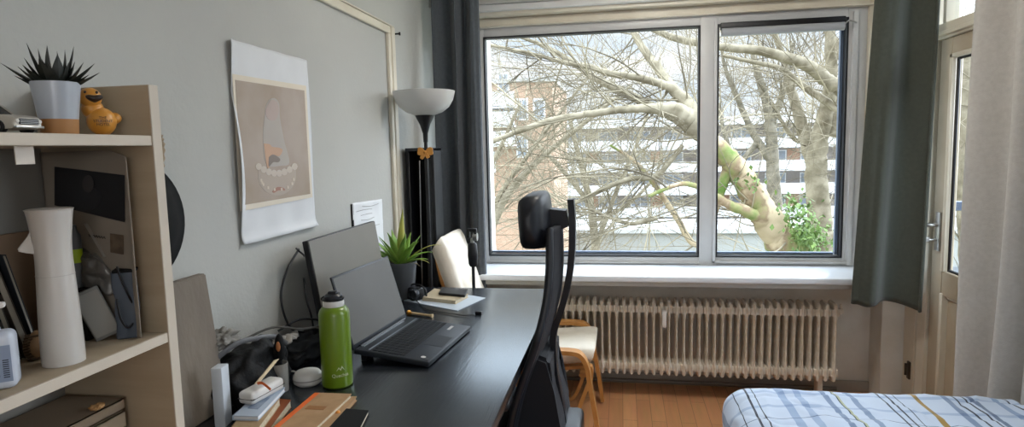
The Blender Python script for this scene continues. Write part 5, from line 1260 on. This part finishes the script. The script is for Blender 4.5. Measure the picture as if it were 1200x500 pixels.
# main tree: leaning mossy trunk through the right pane, big limbs across the left pane
tree('bare_tree', 'large bare tree with mossy leaning trunk in the right pane and limbs across the left',
 [[(938, 330, 8.5, .24), (918, 285, 8.5, .22), (902, 262, 8.4, .20), (882, 226, 8.3, .17), (862, 196, 8.2, .14), (842, 174, 8.1, .12), (826, 158, 8.0, .11), (806, 140, 8.0, .10)],
  [(826, 158, 8.0, .12), (812, 143, 8, .15), (790, 130, 7.9, .11), (765, 127, 7.8, .062), (735, 128, 7.7, .046), (700, 132, 7.6, .042), (650, 140, 7.5, .038), (610, 153, 7.4, .032), (560, 172, 7.3, .025)],
  [(818, 148, 8, .10), (806, 122, 8.2, .09), (786, 103, 8.3, .06), (752, 92, 8.3, .048), (716, 86, 8.3, .042), (690, 78, 8.3, .036), (660, 73, 8.3, .03), (620, 62, 8.3, .022), (560, 50, 8.3, .02)],
  [(806, 122, 8.2, .09), (784, 98, 8.6, .07), (766, 73, 8.9, .06), (748, 48, 9.2, .05), (735, 20, 9.5, .05)],
  [(812, 143, 8, .09), (770, 128, 8.4, .07), (735, 110, 8.6, .06), (700, 93, 8.8, .05), (672, 74, 9, .045), (640, 55, 9, .03), (600, 40, 9, .02)],
  [(900, 262, 8.4, .10), (880, 250, 8.2, .08), (855, 240, 8.0, .06), (830, 225, 7.9, .04), (800, 215, 7.8, .03), (760, 230, 7.7, .02)],
  [(855, 190, 8.2, .07), (820, 285, 8.3, .045), (790, 250, 8.3, .04), (770, 220, 8.3, .035), (745, 190, 8.3, .025), (715, 170, 8.3, .015)],
  [(800, 170, 8.1, .03), (770, 205, 8.0, .035), (735, 210, 7.9, .032), (700, 225, 7.9, .028), (670, 240, 7.8, .02), (640, 255, 7.8, .012)],
  [(770, 255, 8.1, .03), (740, 262, 8.0, .028), (715, 255, 7.9, .02), (690, 245, 7.9, .015), (660, 250, 7.8, .01)]],
 5, 160, mossy=(0, 5, 6), ivy=[(948, 275, 8.3, 12, 420), (930, 250, 8.3, 10, 160), (880, 215, 8.2, 8, 60)], drift=(-.8, 0, .1))
tree('bare_tree', 'bare tree of upright forking stems on the right of the right pane',
 [[(962, 330, 10.5, .22), (960, 260, 10.5, .19), (956, 200, 10.5, .17), (960, 165, 10.4, .14), (970, 120, 10.3, .11), (974, 80, 10.2, .09), (972, 20, 10.1, .07)],
  [(956, 200, 10.5, .13), (945, 165, 10.6, .11), (935, 130, 10.7, .09), (925, 100, 10.8, .07), (918, 70, 10.8, .05), (905, 30, 10.8, .04)],
  [(1010, 120, 9.8, .10), (987, 105, 9.7, .11), (970, 94, 9.6, .10), (947, 77, 9.5, .09), (925, 69, 9.4, .08), (886, 59, 9.3, .065), (838, 54, 9.2, .055), (790, 44, 9.2, .05), (740, 22, 9.1, .04)],
  [(985, 130, 9.8, .06), (947, 105, 9.9, .05), (933, 94, 10, .045), (914, 80, 10, .04), (880, 72, 10, .03), (847, 65, 10, .025)],
  [(975, 160, 10.4, .10), (985, 120, 10.5, .09), (992, 80, 10.5, .08), (975, 45, 10.6, .07), (960, 20, 10.6, .05)],
  [(950, 150, 10.6, .05), (935, 165, 10.7, .04), (918, 145, 10.7, .03), (905, 120, 10.7, .02)]],
 9, 90, drift=(-.2, 0, .7), ivy=[(958, 285, 10.3, 9, 160)])
tree('bare_tree', 'slimmer grey bare tree standing further back in the middle of the right pane',
 [[(912, 330, 17, .20), (908, 240, 17, .18), (905, 190, 17, .16), (903, 150, 17, .14), (897, 115, 17, .11), (888, 85, 17, .09), (880, 50, 17, .07)],
  [(905, 190, 17, .11), (888, 165, 17, .10), (875, 140, 17, .08), (862, 110, 17, .07), (850, 80, 17, .05), (845, 50, 17, .03)],
  [(903, 150, 17, .10), (914, 120, 17, .08), (922, 90, 17, .06), (930, 50, 17, .05)],
  [(888, 165, 17, .08), (865, 190, 17, .07), (850, 160, 17, .06), (842, 120, 17, .04)]],
 21, 80, bark=M_barkd, twl=(1.8, 4.5), drift=(0, 0, .8))
tree('bare_tree', 'bare tree with fine fan of shoots rising low in the middle of the left pane',
 [[(700, 345, 14, .12), (698, 290, 14, .10), (692, 240, 14, .08), (680, 190, 14, .06), (668, 140, 14, .04)],
  [(698, 290, 14, .06), (720, 230, 14, .05), (742, 180, 14, .04), (760, 130, 14, .03)],
  [(692, 240, 14, .06), (660, 200, 14, .05), (630, 170, 14, .04), (600, 150, 14, .03)],
  [(692, 260, 14, .05), (735, 240, 14, .04), (775, 200, 14, .03)]],
 33, 85, twl=(1.5, 3.8), drift=(-.1, 0, .7))
tree('bare_tree', 'bare tree with slanting pale shoots in front of the brick building at far left',
 [[(560, 340, 12, .11), (575, 270, 12, .09), (600, 220, 12, .07), (640, 180, 12, .05), (690, 140, 12, .04), (740, 100, 12, .02)],
  [(575, 270, 12, .06), (585, 230, 12, .05), (620, 180, 12, .04), (650, 140, 12, .03), (690, 90, 12, .02)],
  [(575, 250, 12, .06), (570, 210, 12, .05), (590, 165, 12, .04), (610, 120, 12, .03)]],
 41, 60, twl=(1.2, 3.4), drift=(.5, 0, .7))
t_ = tree('bare_tree', 'pale bare tree seen through the glass of the balcony door',
 [[(1150, 380, 9, .20), (1142, 300, 9, .18), (1135, 220, 9, .15), (1132, 160, 9, .12), (1128, 80, 9, .09), (1135, 20, 9, .06)],
  [(1135, 220, 9, .10), (1115, 170, 9.2, .08), (1105, 110, 9.2, .05), (1110, 60, 9.2, .03)],
  [(1135, 200, 9, .10), (1160, 150, 8.8, .08), (1150, 90, 8.8, .05)]],
 55, 80, drift=(0, 0, .3))

# white balcony block
def block():
    Y = 80; x0 = W(655, 200, Y=Y).x; x1 = x0+62
    zr = W(760, 149, Y=Y).z
    t = thing('apartment_building', 'long apartment block with white balcony bands seen through both panes', 'building', ((x0+x1)/2, Y, GZ))
    bm = NB(); box(bm, (x0, Y, GZ), (x1, Y+10, zr)); obj('facade_wall', bm, mat('block_wall', '#98908a', .9, col2='#8b837c', scale=.5), t, world=True, smooth=False)
    bm = NB(); box(bm, (x0-.5, Y-2.2, zr), (x1+.5, Y+10.3, zr+.9)); obj('roof', bm, mat('block_white', '#dfe2e6', .8), t, world=True, smooth=False)
    p = 2.72
    for k in range(5):
        zt = zr-1.6-k*p
        bm = NB(); 
        # each balcony band is staggered in bays
        nb = 5; bw = (x1-x0)/nb
        for j in range(nb): off = .35*((j+k) % 2); box(bm, (x0+bw*j+.1, Y-1.9-off, zt-1.15), (x0+bw*(j+1)-.1, Y-1.7-off, zt)); box(bm, (x0+bw*j+.1, Y-1.9-off, zt-1.25), (x0+bw*(j+1)-.1, Y+.02, zt-1.1))
        obj('balcony', bm, mat('block_white', '#dfe2e6', .8), t, world=True, smooth=False)
    rnd = random.Random(1)
    nwin = 0
    for k in range(5):
        zt = zr-.2-k*p
        for j in range(15):
            xw = x0+1.0+j*4.0
            if xw+2.6 > x1: break
            bm = NB(); ring_y = Y-.06
            box(bm, (xw, Y-.06, zt-1.5), (xw+2.4, Y+.02, zt-.25)); fr = obj('window', bm, mat('block_frame', '#e3e3e1', .7), t, world=True, smooth=False)
            bm = NB(); 
            for q in range(2): box(bm, (xw+.12+q*1.14, Y-.09, zt-1.4), (xw+.12+q*1.14+1.02, Y-.06, zt-.36))
            obj('pane', bm, mat('block_glass', '#8f979f', .3), fr, world=True, smooth=False)
        if k in (1, 3):
            bm = NB(); 
            for j in range(7): box(bm, (x0+3.5+j*8.0, Y-.05, zt-1.9), (x0+4.9+j*8.0, Y+.02, zt-.1))
            obj('brick_panel', bm, mat('block_brick', '#b08a72', .9), t, world=True, smooth=False)
    # low garage in front
block()
def garage():
    Y = 62; a = W(650, 268, Y=Y); zr = a.z; x1 = a.x+44
    t = thing('garage_row', 'low grey flat-roofed building in front of the balcony block', 'building', ((a.x+x1)/2, Y, GZ))
    bm = NB(); box(bm, (a.x, Y, GZ), (x1, Y+8, zr-.4)); obj('garage_wall', bm, mat('garage_grey', '#9b9c99', .9), t, world=True, smooth=False)
    bm = NB(); box(bm, (a.x-.3, Y-.4, zr-.4), (x1+.3, Y+8.3, zr)); obj('roof', bm, mat('garage_roof', '#b6b9bb', .8), t, world=True, smooth=False)
    for j in range(9):
        bm = NB(); box(bm, (a.x+1+j*4.8, Y-.08, GZ), (a.x+4.2+j*4.8, Y+.02, GZ+2.3)); obj('garage_door', bm, mat('garage_door', '#7d8188', .7), t, world=True, smooth=False)
garage()
def brick():
    Y = 46; x1 = W(649, 200, Y=Y).x; x0 = W(560, 200, Y=Y).x-14; zr = W(625, 96, Y=Y).z; xm = W(606, 120, Y=Y).x
    m = bpy.data.materials.new('warm_brick'); m.use_nodes = True; N = m.node_tree.nodes; L = m.node_tree.links; b = N['Principled BSDF']; tc = N.new('ShaderNodeTexCoord'); mp = N.new('ShaderNodeMapping'); mp.inputs['Rotation'].default_value = (PI/2, 0, 0); L.new(tc.outputs['Object'], mp.inputs[0])
    br = N.new('ShaderNodeTexBrick'); br.inputs['Scale'].default_value = 1; br.inputs['Brick Width'].default_value = .24; br.inputs['Row Height'].default_value = .08; br.inputs['Mortar Size'].default_value = .006
    br.inputs['Color1'].default_value = lin('#a98a72'); br.inputs['Color2'].default_value = lin('#9c7a62'); br.inputs['Mortar'].default_value = lin('#c9b59c'); L.new(mp.outputs[0], br.inputs['Vector']); L.new(br.outputs[0], b.inputs['Base Color']); b.inputs['Roughness'].default_value = .9
    t = thing('brick_building', 'taller warm brick apartment building at the left edge of the window view', 'building', ((x0+x1)/2, Y, GZ))
    bm = NB(); box(bm, (x0, Y, GZ), (x1, Y+12, zr)); obj('brick_wall', bm, m, t, world=True, smooth=False)
    bm = NB(); box(bm, (x0-.2, Y-.2, zr), (x1+.2, Y+12.2, zr+.3)); obj('roof', bm, mat('brick_roof', '#a9a7a2', .8), t, world=True, smooth=False)
    for k in range(4):
        zt = W(590, 110+k*22, Y=Y).z
        if k < 3:
            bm = NB(); box(bm, (x0+1, Y-1.5, zt-1.0), (xm, Y-1.3, zt)); box(bm, (x0+1, Y-1.5, zt-1.1), (xm, Y+.02, zt-.95)); obj('balcony', bm, MATS['block_white'], t, world=True, smooth=False)
    for (px, py) in ((574, 190), (574, 242), (573, 288), (590, 98), (580, 120), (596, 120), (612, 128), (632, 128), (612, 172)):
        c = W(px, py, Y=Y); bm = NB(); box(bm, (c.x-.45, Y-.05, c.z-.8), (c.x+.45, Y+.05, c.z+.8)); fr = obj('window', bm, MATS['block_frame'], t, world=True, smooth=False)
        bm = NB(); box(bm, (c.x-.32, Y-.08, c.z-.66), (c.x-.03, Y-.05, c.z+.66)); box(bm, (c.x+.03, Y-.08, c.z-.66), (c.x+.32, Y-.05, c.z+.66)); obj('pane', bm, MATS['block_glass'], fr, world=True, smooth=False)
brick()
# balcony outside the door with railing and planter
bm = NB(); box(bm, (XR+.2, 1.0, -.12), (XR+1.3, D+.25, -.02)); struct('balcony_floor', bm, mat('balcony_concrete', '#9a9a96', .9))
t = thing('balcony_railing', 'dark blue-grey metal balcony railing outside the glass door', 'railing', (XR+1.25, 2.6, -.02))
bm = NB(); box(bm, (XR+1.22, 1.0, .98), (XR+1.27, D+.25, 1.03), .004, 1); box(bm, (XR+.2, D+.20, .98), (XR+1.27, D+.25, 1.03), .004, 1); obj('handrail', bm, mat('rail_blue', '#4d586b', .5), t, world=True)
for k in range(24):
    y = 1.05+k*.115
    if y < D+.2: bm = NB(); box(bm, (XR+1.235, y, -.02), (XR+1.255, y+.02, .98)); obj('baluster', bm, MATS['rail_blue'], t, world=True)
for k in range(9):
    x = XR+.25+k*.115; bm = NB(); box(bm, (x, D+.215, -.02), (x+.02, D+.235, .98)); obj('baluster', bm, MATS['rail_blue'], t, world=True)

# ------------------------------------------------------------------ light
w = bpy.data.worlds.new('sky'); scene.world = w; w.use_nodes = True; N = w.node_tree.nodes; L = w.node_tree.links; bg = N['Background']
tc = N.new('ShaderNodeTexCoord'); sxyz = N.new('ShaderNodeSeparateXYZ'); L.new(tc.outputs['Generated'], sxyz.inputs[0])
rp = N.new('ShaderNodeValToRGB'); e = rp.color_ramp.elements
e[0].position = 0; e[0].color = (.58, .65, .74, 1); e[1].position = 1; e[1].color = (4.8, 5.4, 6.1, 1)
k = e.new(.20); k.color = (.57, .67, .80, 1); k = e.new(.42); k.color = (3.4, 3.9, 4.5, 1)
L.new(sxyz.outputs[2], rp.inputs[0])
nz = N.new('ShaderNodeTexNoise'); nz.inputs['Scale'].default_value = 4; nz.inputs['Detail'].default_value = 6
mp = N.new('ShaderNodeMapping'); mp.inputs['Scale'].default_value = (1, 1, 3); L.new(tc.outputs['Generated'], mp.inputs[0]); L.new(mp.outputs[0], nz.inputs['Vector'])
cr2 = N.new('ShaderNodeValToRGB'); cr2.color_ramp.elements[0].position = .40; cr2.color_ramp.elements[1].position = .6; L.new(nz.outputs[0], cr2.inputs[0])
mx = N.new('ShaderNodeMix'); mx.data_type = 'RGBA'; L.new(cr2.outputs[0], mx.inputs[0]); L.new(rp.outputs[0], mx.inputs[6]); mx.inputs[7].default_value = (.88, .89, .91, 1)
hi = N.new('ShaderNodeMapRange'); hi.inputs[1].default_value = .2; hi.inputs[2].default_value = .3; L.new(sxyz.outputs[2], hi.inputs[0])
mz = N.new('ShaderNodeMix'); mz.data_type = 'RGBA'; L.new(hi.outputs[0], mz.inputs[0]); L.new(mx.outputs[2], mz.inputs[6]); L.new(rp.outputs[0], mz.inputs[7])
# glow added to the sky right of the view to brighten the left wall
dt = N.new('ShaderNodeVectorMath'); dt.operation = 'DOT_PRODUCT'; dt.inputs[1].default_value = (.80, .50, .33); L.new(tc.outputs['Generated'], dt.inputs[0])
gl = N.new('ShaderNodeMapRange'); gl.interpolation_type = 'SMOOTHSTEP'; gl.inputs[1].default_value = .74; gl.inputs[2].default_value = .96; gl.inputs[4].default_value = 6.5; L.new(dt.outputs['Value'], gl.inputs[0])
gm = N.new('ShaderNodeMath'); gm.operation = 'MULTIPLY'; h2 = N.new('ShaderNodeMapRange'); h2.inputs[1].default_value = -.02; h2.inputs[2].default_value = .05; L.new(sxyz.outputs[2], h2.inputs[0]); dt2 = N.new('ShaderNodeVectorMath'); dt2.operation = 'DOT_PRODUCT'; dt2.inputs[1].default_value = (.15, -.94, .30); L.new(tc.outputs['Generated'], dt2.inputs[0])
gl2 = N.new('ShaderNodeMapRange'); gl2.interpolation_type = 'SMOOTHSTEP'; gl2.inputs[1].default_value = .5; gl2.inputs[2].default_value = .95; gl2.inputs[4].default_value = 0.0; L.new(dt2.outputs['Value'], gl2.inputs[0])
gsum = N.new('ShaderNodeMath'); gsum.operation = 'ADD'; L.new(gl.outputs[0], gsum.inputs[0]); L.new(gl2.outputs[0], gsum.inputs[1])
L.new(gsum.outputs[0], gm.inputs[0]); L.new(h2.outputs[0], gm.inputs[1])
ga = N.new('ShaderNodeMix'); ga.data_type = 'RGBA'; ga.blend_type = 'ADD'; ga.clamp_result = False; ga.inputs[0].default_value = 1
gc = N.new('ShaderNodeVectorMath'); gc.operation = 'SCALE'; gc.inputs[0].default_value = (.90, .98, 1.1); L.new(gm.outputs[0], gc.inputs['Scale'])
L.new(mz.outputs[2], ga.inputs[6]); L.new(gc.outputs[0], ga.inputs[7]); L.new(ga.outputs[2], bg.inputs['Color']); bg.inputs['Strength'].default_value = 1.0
sd = bpy.data.lights.new('sun', 'SUN'); sd.energy = .8; sd.color = (1, .95, .86); sd.angle = R(3); so = bpy.data.objects.new('sun', sd); COL.objects.link(so)
so.rotation_euler = Vector((.9, .18, -.5)).to_track_quat('-Z', 'Y').to_euler()
# ceiling lamp added out of view to fill the dim room
t = thing('fill_ceiling_lamp', 'round white ceiling lamp added out of view for fill light', 'lamp', (.25, 2.35, ZC))
bm = NB(); lathe(bm, [(0, 0), (.10, 0), (.10, -.02), (.0, -.02)], 32); obj('mount', bm, M_white, t)
m = bpy.data.materials.new('fill_lamp_glow'); m.use_nodes = True; b = m.node_tree.nodes['Principled BSDF']; b.inputs['Base Color'].default_value = (.9, .9, .9, 1); b.inputs['Emission Color'].default_value = (1, .955, .89, 1); b.inputs['Emission Strength'].default_value = FILL_LAMP_E = 26
bm = NB(); lathe(bm, [(.19, -.02), (.20, -.03), (.19, -.06), (.13, -.085), (0, -.095)], 40); lathe(bm, [(0, -.02), (.19, -.02)], 40); obj('lamp_shade', bm, m, t)

# unseen paper globe lamp added behind the viewer for frontal fill light
t = thing('fill_globe_lamp', 'large paper globe lamp on a stand, added behind the view as fill light', 'lamp', (.55, -1.25, 0))
m2 = m.copy(); m2.name = 'fill_globe_glow'; m2.node_tree.nodes['Principled BSDF'].inputs['Emission Strength'].default_value = FILL_GLOBE_E = 6.0; m2.node_tree.nodes['Principled BSDF'].inputs['Emission Color'].default_value = (.97, .97, 1, 1)
bm = NB(); blob(bm, (0, 0, 1.5), (.32, .32, .30), 4); obj('lamp_shade', bm, m2, t)
bm = NB(); tube(bm, [(0, 0, .02), (0, 0, 1.25)], .012, 12); obj('pole', bm, M_black, t)
bm = NB(); lathe(bm, [(0, 0), (.15, 0), (.15, .012), (.02, .03), (0, .03)], 32); obj('base', bm, M_black, t)

vs_ = scene.view_settings; vs_.view_transform = 'Standard'; vs_.look = 'None'; vs_.gamma = 1; vs_.use_curve_mapping = False; vs_.exposure = 0.55
scene.cycles.use_denoising = True
scene.cycles.max_bounces = 10; scene.cycles.diffuse_bounces = 6; scene.cycles.transparent_max_bounces = 16
